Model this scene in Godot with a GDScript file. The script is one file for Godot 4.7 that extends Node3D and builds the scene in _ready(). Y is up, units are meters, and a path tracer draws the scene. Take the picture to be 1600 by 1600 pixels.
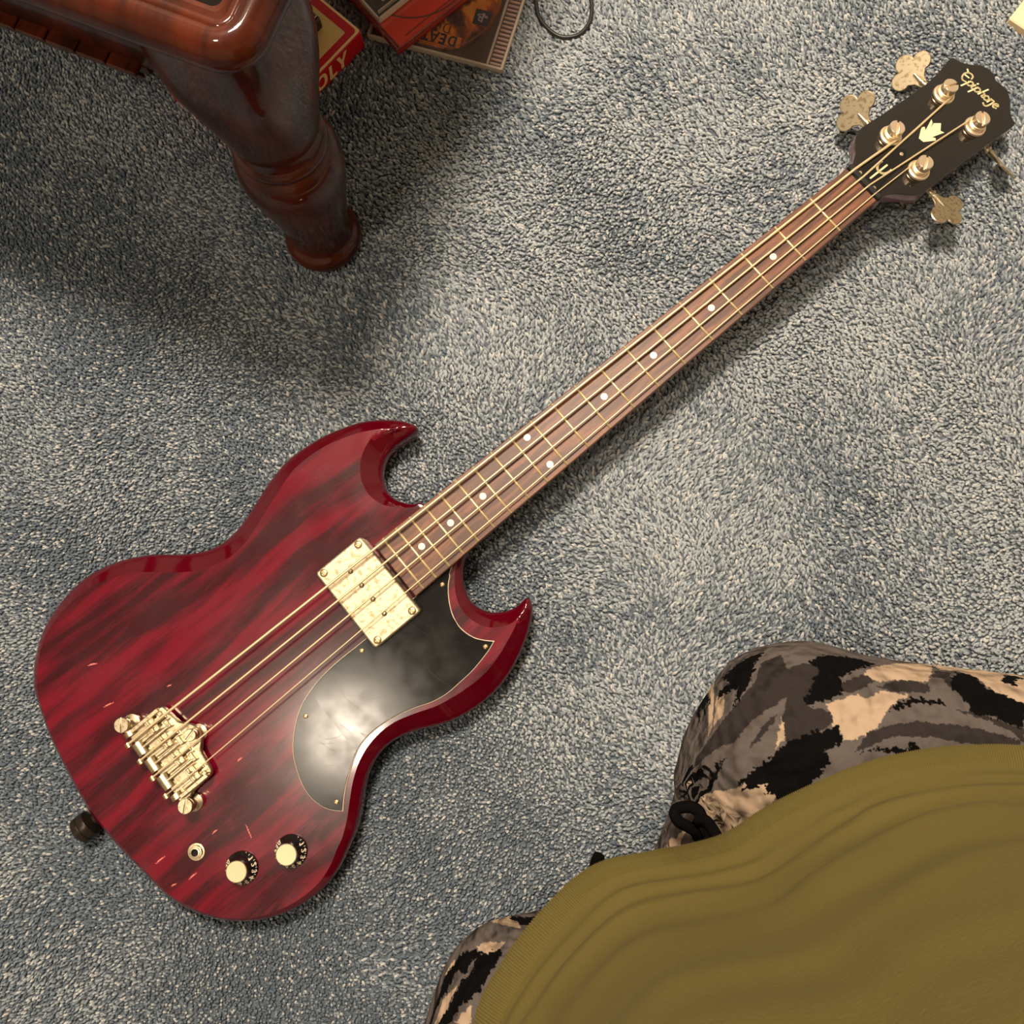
extends Node3D

const BODY := [445.6, 91.3, 6.7, 446, 96.1, 7.3, 451.5, 105.1, 8.4, 460.8, 114.9, 10.1, 471.2, 123.3, 11.2, 482.7, 130.4, 11.8, 498.9, 136.9, 11.8, 516.4, 142, 11.8, 535.3, 145, 12.4, 555.1, 146.4, 14, 573, 143.9, 15.7, 588.9, 139.8, 16.9, 603.6, 134.7, 16.9, 620.3, 129.4, 17.4, 638, 125.7, 18.5, 654.4, 126.4, 18.5, 671, 132.3, 18, 687.8, 143.5, 17.4, 703.3, 156.4, 16.9, 720.4, 167.4, 15.7, 739.4, 175.8, 15.7, 761, 180.8, 13.5, 782.5, 180.3, 12.4, 805, 175.5, 10.7, 823.5, 167.4, 8.4, 838.7, 156.7, 7.3, 850.5, 145.3, 7.3, 860.1, 132.3, 6.7, 863.5, 124, 5.6, 868.7, 108, 5.1, 873.9, 88.4, 4.5, 878.5, 64.8, 4.5, 882.9, 34, 4.5, 885.7, 5.8, 4.5, 884.2, -16.7, 4.5, 882, -37.9, 4.5, 879, -58, 4.5, 876.3, -78.3, 4.5, 873.7, -92.8, 4.5, 866.6, -110.1, 4.5, 857.8, -125, 3.9, 847.4, -137.8, 3.4, 835.8, -148.7, 3.4, 822.4, -157.8, 3.9, 807.8, -165, 4.5, 791.4, -169.8, 5.1, 773, -172.2, 5.6, 756.3, -171.3, 6.2, 741.2, -166.8, 6.7, 729.3, -161, 7.3, 717.5, -155.1, 7.3, 704.2, -146, 7.9, 690.2, -133.7, 8.4, 676.5, -122.8, 9, 661.2, -115.2, 10.1, 644.7, -112.6, 11.8, 628.2, -115, 14, 611.1, -121.9, 15.7, 593.2, -130.4, 17.4, 576.4, -135.1, 18.5, 557.6, -137.4, 18.5, 538.5, -136.7, 17.4, 517.6, -131.4, 15.7, 498.2, -122.9, 14, 481, -112.4, 11.2, 470, -102.9, 7.9, 466.3, -96.6, 6.7, 465.8, -92.7, 6.2, 468.9, -91.4, 6.7, 478.5, -91.7, 9, 488.4, -88.7, 12.4, 498, -82.4, 13.5, 504.1, -74.6, 12.4, 507.5, -63.5, 10.1, 505.8, -52.4, 7.9, 500.5, -42.1, 6.2, 494.7, -34.6, 5.1, 486.7, -28.5, 3.4, 481.2, -25.9, 2.2, 483.2, 3.4, 2.2, 484.3, 32.8, 2.2, 492.2, 38.8, 3.4, 498.6, 46.7, 5.6, 503.1, 57, 10.1, 502.9, 67.6, 14.6, 499, 77.4, 16.9, 491.3, 86.1, 18, 479.5, 91.6, 18, 466.2, 92.2, 14.6, 453.1, 90, 9]
const GUARD := [707, -132.3, 698.8, -123.7, 689.4, -115.6, 677.8, -107.4, 663.3, -99.4, 650.9, -96.5, 636.6, -96.3, 620.2, -98.7, 603.6, -103.3, 588, -109.2, 573.8, -111.8, 559.4, -111.6, 544.4, -110.8, 530.2, -108.3, 519.9, -105.7, 512.4, -102.8, 518.6, -96.7, 524.4, -88.8, 527.8, -77.9, 527.7, -67.7, 524.8, -57.9, 519.4, -47.9, 512.7, -39.1, 506.7, -33.8, 506.1, -32, 499.5, -27.9, 505.8, -27.1, 527.8, -28, 541, -28, 601, -28.7, 625.1, -28.2, 644.1, -28.9, 660.5, -31.6, 676.6, -36.5, 689.6, -44, 702.6, -55.4, 711.2, -66.3, 717.2, -79.2, 721.4, -93.6, 721.8, -107, 717.9, -119.9, 712, -127.7]
const HEAD := [-3.4, 17.5, 3, 19.2, 10.2, 23, 17.7, 28.5, 22.9, 34.6, 30, 39.6, 36.3, 41.5, 43.6, 42, 69.4, 40.7, 94.3, 40, 117.7, 39.3, 135.2, 39.7, 145.9, 41, 158.9, 43.5, 172.3, 45.4, 176.4, 36.7, 182.9, 29.2, 190.4, 22.7, 194.7, 15.1, 194.2, 6.9, 191.2, 2.3, 192.5, -6, 190.8, -15.2, 185.2, -22.6, 177.1, -30.2, 172.4, -37.2, 170.1, -42.1, 150, -42.2, 122.4, -41, 92.9, -40.1, 63.1, -39.9, 47.2, -40, 37.1, -40.4, 28.7, -35.4, 20.5, -28.5, 12.6, -23.3, 4.3, -20.2, -3.7, -19.7]
const COVER := [-3.9, 12.6, 1.8, 13.1, 13.2, 11.3, 26.9, 11.6, 40.1, 11.3, 51.8, 9.5, 57, 3.3, 50, -4.3, 41.3, -10.7, 34.2, -11.1, 22.1, -11.5, 10.2, -13.8, -1.5, -16.9]
const CROWN := [89.2, 9.3, 91.8, 7.6, 89.9, 4.5, 103.6, 9.6, 101.9, 6.4, 95.6, 3.4, 102.1, 5.3, 108.3, 1.1, 102.1, -4, 94, -2.3, 101.7, -4.1, 103.5, -7.8, 99.6, -6.7, 89.7, -4.3, 91.9, -7.1, 90, -8.8, 78.8, -3, 78.1, 2.4]
# A red bass guitar lying on a blue-grey carpet, seen from above by the person sitting beside it.

var M := {}
var used := {}
const H_CAM := 0.91942
const BASS_AT := Vector3(0.284037, 0.073868, -0.408321)

# ---------------------------------------------------------------- mesh builder
class MB:
	var v := PackedVector3Array()
	var g := PackedInt32Array()
	var u := PackedVector2Array()
	var c := PackedColorArray()
	var group := 0
	var tint := Color.WHITE
	func tri(a: Vector3, b: Vector3, d: Vector3, ua := Vector2.ZERO, ub := Vector2.ZERO, ud := Vector2.ZERO) -> void:
		v.push_back(a); v.push_back(b); v.push_back(d)
		g.push_back(group)
		u.push_back(ua); u.push_back(ub); u.push_back(ud)
		c.push_back(tint); c.push_back(tint); c.push_back(tint)
	func quad(a: Vector3, b: Vector3, d: Vector3, e: Vector3, ua := Vector2.ZERO, ub := Vector2.ZERO, ud := Vector2.ZERO, ue := Vector2.ZERO) -> void:
		tri(a, b, d, ua, ub, ud)
		tri(a, d, e, ua, ud, ue)
	func volume() -> float:
		var s := 0.0
		var o := v[0] if v.size() else Vector3.ZERO
		for i in range(0, v.size(), 3):
			s += (v[i] - o).dot((v[i + 1] - o).cross(v[i + 2] - o))
		return s
	func mesh(flip_auto := true) -> ArrayMesh:
		var st := SurfaceTool.new()
		st.begin(Mesh.PRIMITIVE_TRIANGLES)
		var order := [0, 1, 2]
		if flip_auto and volume() > 0.0:     # front faces run clockwise
			order = [0, 2, 1]
		for i in range(0, v.size(), 3):
			st.set_smooth_group(g[i / 3])
			for k in order:
				st.set_uv(u[i + k])
				st.set_color(c[i + k])
				st.add_vertex(v[i + k])
		st.generate_normals()
		st.index()
		return st.commit()

func mb() -> MB:
	return MB.new()

func numbered(called: String) -> String:
	var n: int = used.get(called, 0)
	used[called] = n + 1
	return called if n == 0 else "%s_%03d" % [called, n]

func put(called: String, m, material: Material, parent: Node = self, flip := true) -> MeshInstance3D:
	var o := MeshInstance3D.new()
	o.mesh = m.mesh(flip) if m is MB else m
	o.material_override = material
	o.cast_shadow = GeometryInstance3D.SHADOW_CASTING_SETTING_ON
	if parent == self:
		o.name = numbered(called)
	else:
		var n := 0
		var nm := called
		while parent.has_node(NodePath(nm)):
			n += 1
			nm = "%s_%03d" % [called, n]
		o.name = nm
	parent.add_child(o, true)
	return o

func tag(o: Node, label: String, category: String, group := "", kind := "") -> Node:
	o.set_meta("label", label)
	if category != "": o.set_meta("category", category)
	if group != "": o.set_meta("group", group)
	if kind != "": o.set_meta("kind", kind)
	return o

func thing(called: String, label: String, category: String, at := Transform3D(), group := "") -> Node3D:
	var o := Node3D.new()
	o.name = numbered(called)
	add_child(o, true)
	o.transform = at
	tag(o, label, category, group)
	return o

func struct(called: String, m, material: Material, label: String) -> MeshInstance3D:
	var o := put(called, m, material)
	o.set_meta("kind", "structure")
	o.set_meta("label", label)
	return o

# ---------------------------------------------------------------- shapes
func spline(p: PackedVector2Array, per: int, closed := true) -> PackedVector2Array:
	var out := PackedVector2Array()
	var n := p.size()
	for i in (n if closed else n - 1):
		var a := p[(i - 1 + n) % n] if closed else p[maxi(i - 1, 0)]
		var b := p[i]
		var c := p[(i + 1) % n] if closed else p[i + 1]
		var d := p[(i + 2) % n] if closed else p[mini(i + 2, n - 1)]
		for k in per:
			out.push_back(b.cubic_interpolate(c, a, d, float(k) / per))
	if not closed: out.push_back(p[n - 1])
	return out

func pts(a: Array, scale := 0.001) -> PackedVector2Array:
	var out := PackedVector2Array()
	for i in range(0, a.size(), 2): out.push_back(Vector2(a[i], a[i + 1]) * scale)
	return out

func inset(p: PackedVector2Array, d: float) -> PackedVector2Array:   # every corner moved inward along its mitre
	var n := p.size()
	var area := 0.0
	for i in n: area += p[i].cross(p[(i + 1) % n])
	var s := signf(area)
	var out := PackedVector2Array()
	for i in n:
		var e0 := (p[i] - p[(i - 1 + n) % n]).normalized()
		var e1 := (p[(i + 1) % n] - p[i]).normalized()
		var n0 := Vector2(-e0.y, e0.x) * s
		var n1 := Vector2(-e1.y, e1.x) * s
		var m := n0 + n1
		m = m.normalized() if m.length() > 0.01 else n0
		out.push_back(p[i] + m * (d / maxf(m.dot(n0), 0.45)))
	return out

# rings of equal point counts at given heights, closed with flat caps; sharp where an entry of crease is true
func rings(m: MB, list: Array, crease: Array = [], cap_low := true, cap_high := true, uvs := 1.0) -> void:
	var n: int = list[0].size()
	var base := m.group
	for k in list.size() - 1:
		if crease.size() > k and crease[k]: m.group += 1
		var a: PackedVector3Array = list[k]
		var b: PackedVector3Array = list[k + 1]
		for i in n:
			var j := (i + 1) % n
			m.quad(a[i], a[j], b[j], b[i], Vector2(a[i].x, a[i].z) * uvs, Vector2(a[j].x, a[j].z) * uvs, Vector2(b[j].x, b[j].z) * uvs, Vector2(b[i].x, b[i].z) * uvs)
	for side in 2:
		if (side == 0 and not cap_low) or (side == 1 and not cap_high): continue
		m.group += 1
		var r: PackedVector3Array = list[0] if side == 0 else list[list.size() - 1]
		var flat := PackedVector2Array()
		for q in r: flat.push_back(Vector2(q.x, q.z))
		var t := Geometry2D.triangulate_polygon(flat)
		if t.is_empty():
			var mid := Vector3.ZERO
			for q in r: mid += q / n
			for i in n:
				if side == 0: m.tri(r[(i + 1) % n], r[i], mid)
				else: m.tri(r[i], r[(i + 1) % n], mid)
			continue
		# make the cap run the same way as the walls
		var area := 0.0
		for i in n: area += flat[i].cross(flat[(i + 1) % n])
		for i in range(0, t.size(), 3):
			var a := r[t[i]]
			var b := r[t[i + 1]]
			var c := r[t[i + 2]]
			var ta := (Vector2(b.x, b.z) - Vector2(a.x, a.z)).cross(Vector2(c.x, c.z) - Vector2(a.x, a.z))
			var same := ta * area > 0.0
			if (side == 1) != same:
				var s := b
				b = c
				c = s
			m.tri(a, b, c, Vector2(a.x, a.z) * uvs, Vector2(b.x, b.z) * uvs, Vector2(c.x, c.z) * uvs)
	m.group += 1

func ring_at(p: PackedVector2Array, y: float) -> PackedVector3Array:
	var out := PackedVector3Array()
	for q in p: out.push_back(Vector3(q.x, y, q.y))
	return out

# a plate: outline in x and z, from y0 to y1, its top edge chamfered by b
func plate(m: MB, p: PackedVector2Array, y0: float, y1: float, b := 0.0, uvs := 1.0) -> void:
	if b > 0.0:
		rings(m, [ring_at(p, y0), ring_at(p, y1 - b), ring_at(inset(p, b), y1)], [false, true], true, true, uvs)
	else:
		rings(m, [ring_at(p, y0), ring_at(p, y1)], [], true, true, uvs)

func circle(r: float, n: int, at := Vector2.ZERO) -> PackedVector2Array:
	var out := PackedVector2Array()
	for i in n: out.push_back(at + Vector2.from_angle(TAU * i / n) * r)
	return out

func round_rect(hx: float, hz: float, r: float, per := 4, at := Vector2.ZERO) -> PackedVector2Array:
	var out := PackedVector2Array()
	var sx := [1, -1, -1, 1]
	var sz := [1, 1, -1, -1]
	for k in 4:
		for i in per + 1:
			out.push_back(at + Vector2(sx[k] * (hx - r), sz[k] * (hz - r)) + Vector2.from_angle(PI / 2 * (k + float(i) / per)) * r)
	return out

# profile of (radius, height) turned about y; corners sharper than 35 degrees stay sharp
func lathe(m: MB, prof: Array, seg: int, at := Vector3.ZERO, basis := Basis(), uvs := Vector2(1, 1)) -> void:
	var last := Vector2.ZERO
	for k in prof.size() - 1:
		var a: Vector2 = prof[k]
		var b: Vector2 = prof[k + 1]
		var dir := (b - a).normalized()
		if k > 0 and dir.dot(last) < 0.82: m.group += 1
		last = dir
		for i in seg:
			var p := Vector2.from_angle(TAU * i / seg)
			var q := Vector2.from_angle(TAU * (i + 1) / seg)
			var a0 := at + basis * Vector3(p.x * a.x, a.y, p.y * a.x)
			var a1 := at + basis * Vector3(q.x * a.x, a.y, q.y * a.x)
			var b0 := at + basis * Vector3(p.x * b.x, b.y, p.y * b.x)
			var b1 := at + basis * Vector3(q.x * b.x, b.y, q.y * b.x)
			var t0 := float(i) / seg
			var t1 := float(i + 1) / seg
			if a.x > 0.0 and b.x > 0.0:
				m.quad(a0, a1, b1, b0, Vector2(t0, a.y) * uvs, Vector2(t1, a.y) * uvs, Vector2(t1, b.y) * uvs, Vector2(t0, b.y) * uvs)
			elif a.x > 0.0: m.tri(a0, a1, b1, Vector2(t0, a.y) * uvs, Vector2(t1, a.y) * uvs, Vector2(t1, b.y) * uvs)
			elif b.x > 0.0: m.tri(a0, b1, b0, Vector2(t0, a.y) * uvs, Vector2(t1, b.y) * uvs, Vector2(t0, b.y) * uvs)
	m.group += 1

func tube(m: MB, path: PackedVector3Array, r0: float, r1: float, seg := 8, caps := true) -> void:
	var n := path.size()
	var prev := PackedVector3Array()
	var side := Vector3.UP
	for k in n:
		var d := (path[mini(k + 1, n - 1)] - path[maxi(k - 1, 0)]).normalized()
		if k == 0: side = Vector3.UP if absf(d.y) < 0.9 else Vector3.RIGHT
		var x := (side - d * side.dot(d)).normalized()
		side = x
		var y := d.cross(x)
		var r := lerpf(r0, r1, float(k) / maxf(n - 1, 1))
		var ring := PackedVector3Array()
		for i in seg: ring.push_back(path[k] + (x * cos(TAU * i / seg) + y * sin(TAU * i / seg)) * r)
		if k > 0:
			for i in seg:
				var j := (i + 1) % seg
				m.quad(prev[i], prev[j], ring[j], ring[i], Vector2(float(i) / seg, k - 1), Vector2(float(i + 1) / seg, k - 1), Vector2(float(i + 1) / seg, k), Vector2(float(i) / seg, k))
		if caps and (k == 0 or k == n - 1):
			var walls := m.group
			m.group += 90000 + k
			for i in seg:
				if k == 0: m.tri(ring[(i + 1) % seg], ring[i], path[k])
				else: m.tri(ring[i], ring[(i + 1) % seg], path[k])
			m.group = walls
		prev = ring
	m.group += 1

# a box with chamfered edges, turned by basis
func bbox(m: MB, size: Vector3, at := Vector3.ZERO, b := 0.0, basis := Basis(), uvs := 1.0) -> void:
	var start := m.v.size()
	var h := size / 2.0
	b = minf(b, minf(h.x, minf(h.y, h.z)) * 0.9)
	var o := PackedVector2Array([Vector2(h.x, h.z), Vector2(-h.x, h.z), Vector2(-h.x, -h.z), Vector2(h.x, -h.z)])
	if b <= 0.0:
		rings(m, [ring_at(o, -h.y), ring_at(o, h.y)], [], true, true, uvs)
		# flat sides
	else:
		var p := PackedVector2Array([Vector2(h.x, h.z - b), Vector2(h.x - b, h.z), Vector2(b - h.x, h.z), Vector2(-h.x, h.z - b), Vector2(-h.x, b - h.z), Vector2(b - h.x, -h.z), Vector2(h.x - b, -h.z), Vector2(h.x, b - h.z)])
		var q := PackedVector2Array([Vector2(h.x - b, h.z - b), Vector2(h.x - b, h.z - b), Vector2(b - h.x, h.z - b), Vector2(b - h.x, h.z - b), Vector2(b - h.x, b - h.z), Vector2(b - h.x, b - h.z), Vector2(h.x - b, b - h.z), Vector2(h.x - b, b - h.z)])
		var c := PackedVector2Array([q[0], q[2], q[4], q[6]])
		for k in 8:
			var j := (k + 1) % 8
			m.group += 1
			m.quad(Vector3(p[k].x, b - h.y, p[k].y), Vector3(p[j].x, b - h.y, p[j].y), Vector3(p[j].x, h.y - b, p[j].y), Vector3(p[k].x, h.y - b, p[k].y), Vector2(p[k].x + p[k].y, -h.y) * uvs, Vector2(p[j].x + p[j].y, -h.y) * uvs, Vector2(p[j].x + p[j].y, h.y) * uvs, Vector2(p[k].x + p[k].y, h.y) * uvs)
			for s in [1.0, -1.0]:
				m.group += 1
				var lo := Vector3(p[k].x, s * (h.y - b), p[k].y)
				var lo2 := Vector3(p[j].x, s * (h.y - b), p[j].y)
				var hi2 := Vector3(q[j].x, s * h.y, q[j].y)
				var hi := Vector3(q[k].x, s * h.y, q[k].y)
				if s > 0: m.quad(lo, lo2, hi2, hi)
				else: m.quad(lo2, lo, hi, hi2)
		for s in [1.0, -1.0]:
			m.group += 1
			var r := ring_at(c, s * h.y)
			if s > 0: m.quad(r[0], r[1], r[2], r[3], c[0] * uvs, c[1] * uvs, c[2] * uvs, c[3] * uvs)
			else: m.quad(r[3], r[2], r[1], r[0], c[3] * uvs, c[2] * uvs, c[1] * uvs, c[0] * uvs)
	m.group += 1
	for i in range(start, m.v.size()): m.v[i] = at + basis * m.v[i]
	if b <= 0.0:   # give each triangle of a plain box its own group so that it stays flat
		for i in range(start / 3, m.v.size() / 3):
			m.g[i] = m.group + (i - start / 3) / 2
		m.group += 7

# a flat stroke of lettering: boxes along a line, on the plane y
func stroke(m: MB, line: PackedVector2Array, w: float, y0: float, y1: float) -> void:
	for i in line.size() - 1:
		var d := (line[i + 1] - line[i]).normalized() * w * 0.45
		var s := Vector2(-d.y, d.x).normalized() * w / 2
		var a := line[i] - d
		var b := line[i + 1] + d
		rings(m, [ring_at(PackedVector2Array([a - s, b - s, b + s, a + s]), y0), ring_at(PackedVector2Array([a - s, b - s, b + s, a + s]), y1)])

# lettering lifted from a TextMesh: at is the middle, right and up give its plane
func letters(m: MB, text: String, size: float, at: Vector3, right: Vector3, up: Vector3, depth := 0.0004, bold := true) -> void:
	var f := SystemFont.new()
	f.font_names = PackedStringArray(["Droid Sans"])
	f.font_weight = 700 if bold else 400
	var t := TextMesh.new()
	t.font = f
	t.text = text
	t.font_size = 64
	t.pixel_size = size / 64.0
	t.depth = depth
	t.curve_step = 2.0
	var out := right.cross(up)
	for s in t.get_surface_count():
		var arr := t.surface_get_arrays(s)
		var vv: PackedVector3Array = arr[Mesh.ARRAY_VERTEX]
		var ii = arr[Mesh.ARRAY_INDEX]
		if ii == null: ii = PackedInt32Array(range(vv.size()))
		for i in range(0, ii.size(), 3):
			var q := []
			for k in [0, 2, 1]: q.push_back(at + right * vv[ii[i + k]].x + up * vv[ii[i + k]].y + out * vv[ii[i + k]].z)
			m.group += 1
			m.tri(q[0], q[1], q[2])

# closed surface round the zero of f on a grid: one vertex in each crossed cell
func nets(m: MB, f: Callable, lo: Vector3, hi: Vector3, cell: float, uvf: Callable) -> void:
	var nx := int((hi.x - lo.x) / cell) + 2
	var ny := int((hi.y - lo.y) / cell) + 2
	var nz := int((hi.z - lo.z) / cell) + 2
	var val := PackedFloat32Array()
	val.resize(nx * ny * nz)
	for z in nz:
		for y in ny:
			for x in nx:
				val[x + nx * (y + ny * z)] = f.call(lo + Vector3(x, y, z) * cell)
	var at := PackedInt32Array()
	at.resize(nx * ny * nz)
	at.fill(-1)
	var vs := PackedVector3Array()
	var corner := [0, 1, nx, nx + 1, nx * ny, nx * ny + 1, nx * ny + nx, nx * ny + nx + 1]
	var off := [Vector3(0, 0, 0), Vector3(1, 0, 0), Vector3(0, 1, 0), Vector3(1, 1, 0), Vector3(0, 0, 1), Vector3(1, 0, 1), Vector3(0, 1, 1), Vector3(1, 1, 1)]
	var edges := [[0, 1], [2, 3], [4, 5], [6, 7], [0, 2], [1, 3], [4, 6], [5, 7], [0, 4], [1, 5], [2, 6], [3, 7]]
	for z in nz - 1:
		for y in ny - 1:
			for x in nx - 1:
				var b := x + nx * (y + ny * z)
				var neg := 0
				for k in 8:
					if val[b + corner[k]] < 0.0: neg += 1
				if neg == 0 or neg == 8: continue
				var sum := Vector3.ZERO
				var cnt := 0
				for e in edges:
					var va := val[b + corner[e[0]]]
					var vb := val[b + corner[e[1]]]
					if (va < 0.0) != (vb < 0.0):
						sum += (off[e[0]] as Vector3).lerp(off[e[1]], va / (va - vb))
						cnt += 1
				at[b] = vs.size()
				vs.push_back(lo + (Vector3(x, y, z) + sum / cnt) * cell)
	var step := [1, nx, nx * ny]
	for z in range(1, nz - 1):
		for y in range(1, ny - 1):
			for x in range(1, nx - 1):
				var b := x + nx * (y + ny * z)
				for ax in 3:
					var inside := val[b] < 0.0
					if inside == (val[b + step[ax]] < 0.0): continue
					var s1: int = step[(ax + 1) % 3]
					var s2: int = step[(ax + 2) % 3]
					var q := [at[b], at[b - s1], at[b - s1 - s2], at[b - s2]]
					if q.min() < 0: continue
					if not inside: q.reverse()
					var w := []
					for k in q: w.push_back(uvf.call(vs[k]))
					m.quad(vs[q[0]], vs[q[1]], vs[q[2]], vs[q[3]], w[0], w[1], w[2], w[3])
	m.group += 1

func capsule(p: Vector3, a: Vector3, b: Vector3, ra: float, rb: float) -> float:
	var d := b - a
	var t := clampf((p - a).dot(d) / d.length_squared(), 0.0, 1.0)
	return p.distance_to(a + d * t) - lerpf(ra, rb, t)

func smin(a: float, b: float, k: float) -> float:
	var h := maxf(k - absf(a - b), 0.0) / k
	return minf(a, b) - h * h * k * 0.25

# ---------------------------------------------------------------- materials and computed textures
func noise(seed_: int, freq: float, octaves := 3) -> FastNoiseLite:
	var n := FastNoiseLite.new()
	n.seed = seed_
	n.noise_type = FastNoiseLite.TYPE_SIMPLEX_SMOOTH
	n.frequency = freq
	n.fractal_octaves = octaves
	if octaves == 1: n.fractal_type = FastNoiseLite.FRACTAL_NONE
	return n

func bump(seed_: int, freq: float, strength: float, size := 256, octaves := 3) -> NoiseTexture2D:
	var t := NoiseTexture2D.new()
	t.width = size
	t.height = size
	t.seamless = true
	t.as_normal_map = true
	t.bump_strength = strength
	t.noise = noise(seed_, freq, octaves)
	return t

func gray(seed_: int, freq: float, lo: float, hi: float, size := 256, octaves := 4) -> NoiseTexture2D:
	var t := NoiseTexture2D.new()
	t.width = size
	t.height = size
	t.seamless = true
	t.noise = noise(seed_, freq, octaves)
	var g := Gradient.new()
	g.set_color(0, Color(lo, lo, lo))
	g.set_color(1, Color(hi, hi, hi))
	t.color_ramp = g
	return t

func mat(albedo: Color, rough := 0.6, metal := 0.0) -> StandardMaterial3D:
	var m := StandardMaterial3D.new()
	m.albedo_color = albedo
	m.roughness = rough
	m.metallic = metal
	return m

func rgb8(r: int, g: int, b: int) -> Color:
	return Color(r / 255.0, g / 255.0, b / 255.0)

func tri_map(m: StandardMaterial3D, scale: float) -> StandardMaterial3D:
	m.uv1_triplanar = true
	m.uv1_scale = Vector3.ONE * scale
	return m

func tex(img: Image) -> ImageTexture:
	return ImageTexture.create_from_image(img)

func paint(w: int, h: int, f: Callable) -> Image:
	var data := PackedByteArray()
	data.resize(w * h * 3)
	var i := 0
	for y in h:
		for x in w:
			var c: Color = f.call(x, y)
			data[i] = clampi(int(c.r * 255.0), 0, 255)
			data[i + 1] = clampi(int(c.g * 255.0), 0, 255)
			data[i + 2] = clampi(int(c.b * 255.0), 0, 255)
			i += 3
	return Image.create_from_data(w, h, false, Image.FORMAT_RGB8, data)

# ---------------------------------------------------------------- the bass
func make_materials() -> void:
	var grain := noise(11, 1.0, 4)
	var wide := noise(12, 1.0, 3)
	var fine := noise(13, 1.0, 2)
	var smudge_haze := noise(14, 1.0, 4)
	# cherry stained body: bands of mahogany grain that run along the neck
	var cherry := func(x: int, y: int) -> Color:
		var px := x / 768.0 * 0.46
		var pv := y / 616.0 * 0.37
		var warp := wide.get_noise_2d(px * 4.0, pv * 9.0) * 0.010
		var band := grain.get_noise_2d(px * 4.2 + 3.0, (pv + warp) * 40.0)
		var streak := fine.get_noise_2d(px * 22.0, (pv + warp) * 420.0)
		var t := smoothstep(-0.50, 0.45, band + 0.17 * streak)
		var c := Color(0.200, 0.007, 0.055).lerp(Color(0.41, 0.012, 0.108), t)
		var dust_haze := smoothstep(0.12, 0.62, smudge_haze.get_noise_2d(px * 16.0, pv * 42.0) + 0.22 * streak)
		c = c.lerp(Color(0.54, 0.20, 0.26), dust_haze * (0.08 + 0.26 * smoothstep(0.20, 0.08, pv) * smoothstep(0.44, 0.36, px)))  # dust smears, plus pink glare haze painted in around pickguard and knobs
		return c
	var body := mat(Color.WHITE, 0.5)
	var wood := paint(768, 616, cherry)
	for ch in [[621, 490, 608, 484], [639, 426, 623, 422], [622, 178, 613, 178], [576, 157, 581, 138], [688, 149, 674, 150], [713, 198, 696, 197], [714, 158, 706, 156], [546, 389, 540, 387], [530, 236, 522, 237]]:
		for k in 40:      # chips in the finish, bare wood showing
			var q := Vector2(ch[0], ch[1]).lerp(Vector2(ch[2], ch[3]), k / 39.0)
			wood.set_pixelv(Vector2i(q), Color(0.86, 0.50, 0.44))
			if k > 8 and k < 30: wood.set_pixelv(Vector2i(q) + Vector2i(0, 1), Color(0.86, 0.50, 0.44))
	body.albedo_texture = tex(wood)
	body.roughness_texture = gray(15, 0.02, 0.34, 0.62)
	body.clearcoat_enabled = true
	body.clearcoat = 0.8
	body.metallic_specular = 0.35
	body.clearcoat_roughness = 0.07
	M.body = body
	var bv: StandardMaterial3D = body.duplicate()
	bv.albedo_texture = null
	bv.albedo_color = Color(0.31, 0.004, 0.062)
	bv.metallic_specular = 0.15
	M.bevel = bv
	M.cherry = mat(rgb8(96, 14, 28), 0.4)
	M.cherry.clearcoat_enabled = true
	M.cherry.clearcoat_roughness = 0.1
	# rosewood: short dark pores and warmer streaks along the board
	var rose := func(x: int, y: int) -> Color:
		var px := x / 1280.0 * 0.56
		var pv := y / 160.0 * 0.064
		var warp := wide.get_noise_2d(px * 8.0, pv * 30.0) * 0.004
		var a := grain.get_noise_2d(px * 9.0, (pv + warp) * 150.0)
		var b := fine.get_noise_2d(px * 70.0, (pv + warp) * 900.0)
		var c := Color(0.30, 0.175, 0.125).lerp(Color(0.50, 0.31, 0.20), smoothstep(-0.5, 0.6, a + 0.35 * b))
		return c.darkened(0.30 * smoothstep(0.15, 0.7, b))
	M.board = mat(Color.WHITE, 0.42)
	M.board.albedo_texture = tex(paint(1280, 160, rose))
	M.board.metallic_specular = 0.45
	M.fret = mat(rgb8(240, 222, 170), 0.45, 0.75)
	M.string = mat(rgb8(240, 220, 178), 0.45, 0.75)
	# nickel gone cloudy
	var patina := noise(21, 1.0, 4)
	var cloudy := func(x: int, y: int) -> Color:
		var a := smoothstep(0.05, 0.55, patina.get_noise_2d(x * 0.05, y * 0.05) + 0.35 * patina.get_noise_2d(x * 0.3 + 90.0, y * 0.3))
		return Color(0.78, 0.725, 0.61).lerp(Color(0.56, 0.47, 0.35), a * 0.75)
	var cl := tex(paint(256, 256, cloudy))
	M.nickel = mat(Color.WHITE, 0.36, 1.0)
	M.nickel.albedo_texture = cl
	tri_map(M.nickel, 14.0)
	M.cover = mat(Color.WHITE, 0.48, 0.8)
	M.cover.albedo_texture = cl
	tri_map(M.cover, 11.0)
	M.steel = mat(rgb8(246, 224, 194), 0.34, 0.85)
	M.cap = mat(rgb8(206, 188, 152), 0.45, 0.7)
	M.screw = mat(rgb8(196, 170, 128), 0.35, 1.0)
	M.dull = mat(rgb8(92, 72, 50), 0.5, 0.6)
	M.black = mat(rgb8(14, 13, 13), 0.32)
	M.gloss_black = mat(rgb8(13, 12, 12), 0.12)
	M.gloss_black.clearcoat_enabled = true
	M.gloss_black.clearcoat_roughness = 0.06
	M.hole = mat(rgb8(8, 7, 7), 0.9)
	M.pearl = mat(rgb8(240, 226, 176), 0.35)
	M.dot = mat(rgb8(235, 226, 205), 0.35)
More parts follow.
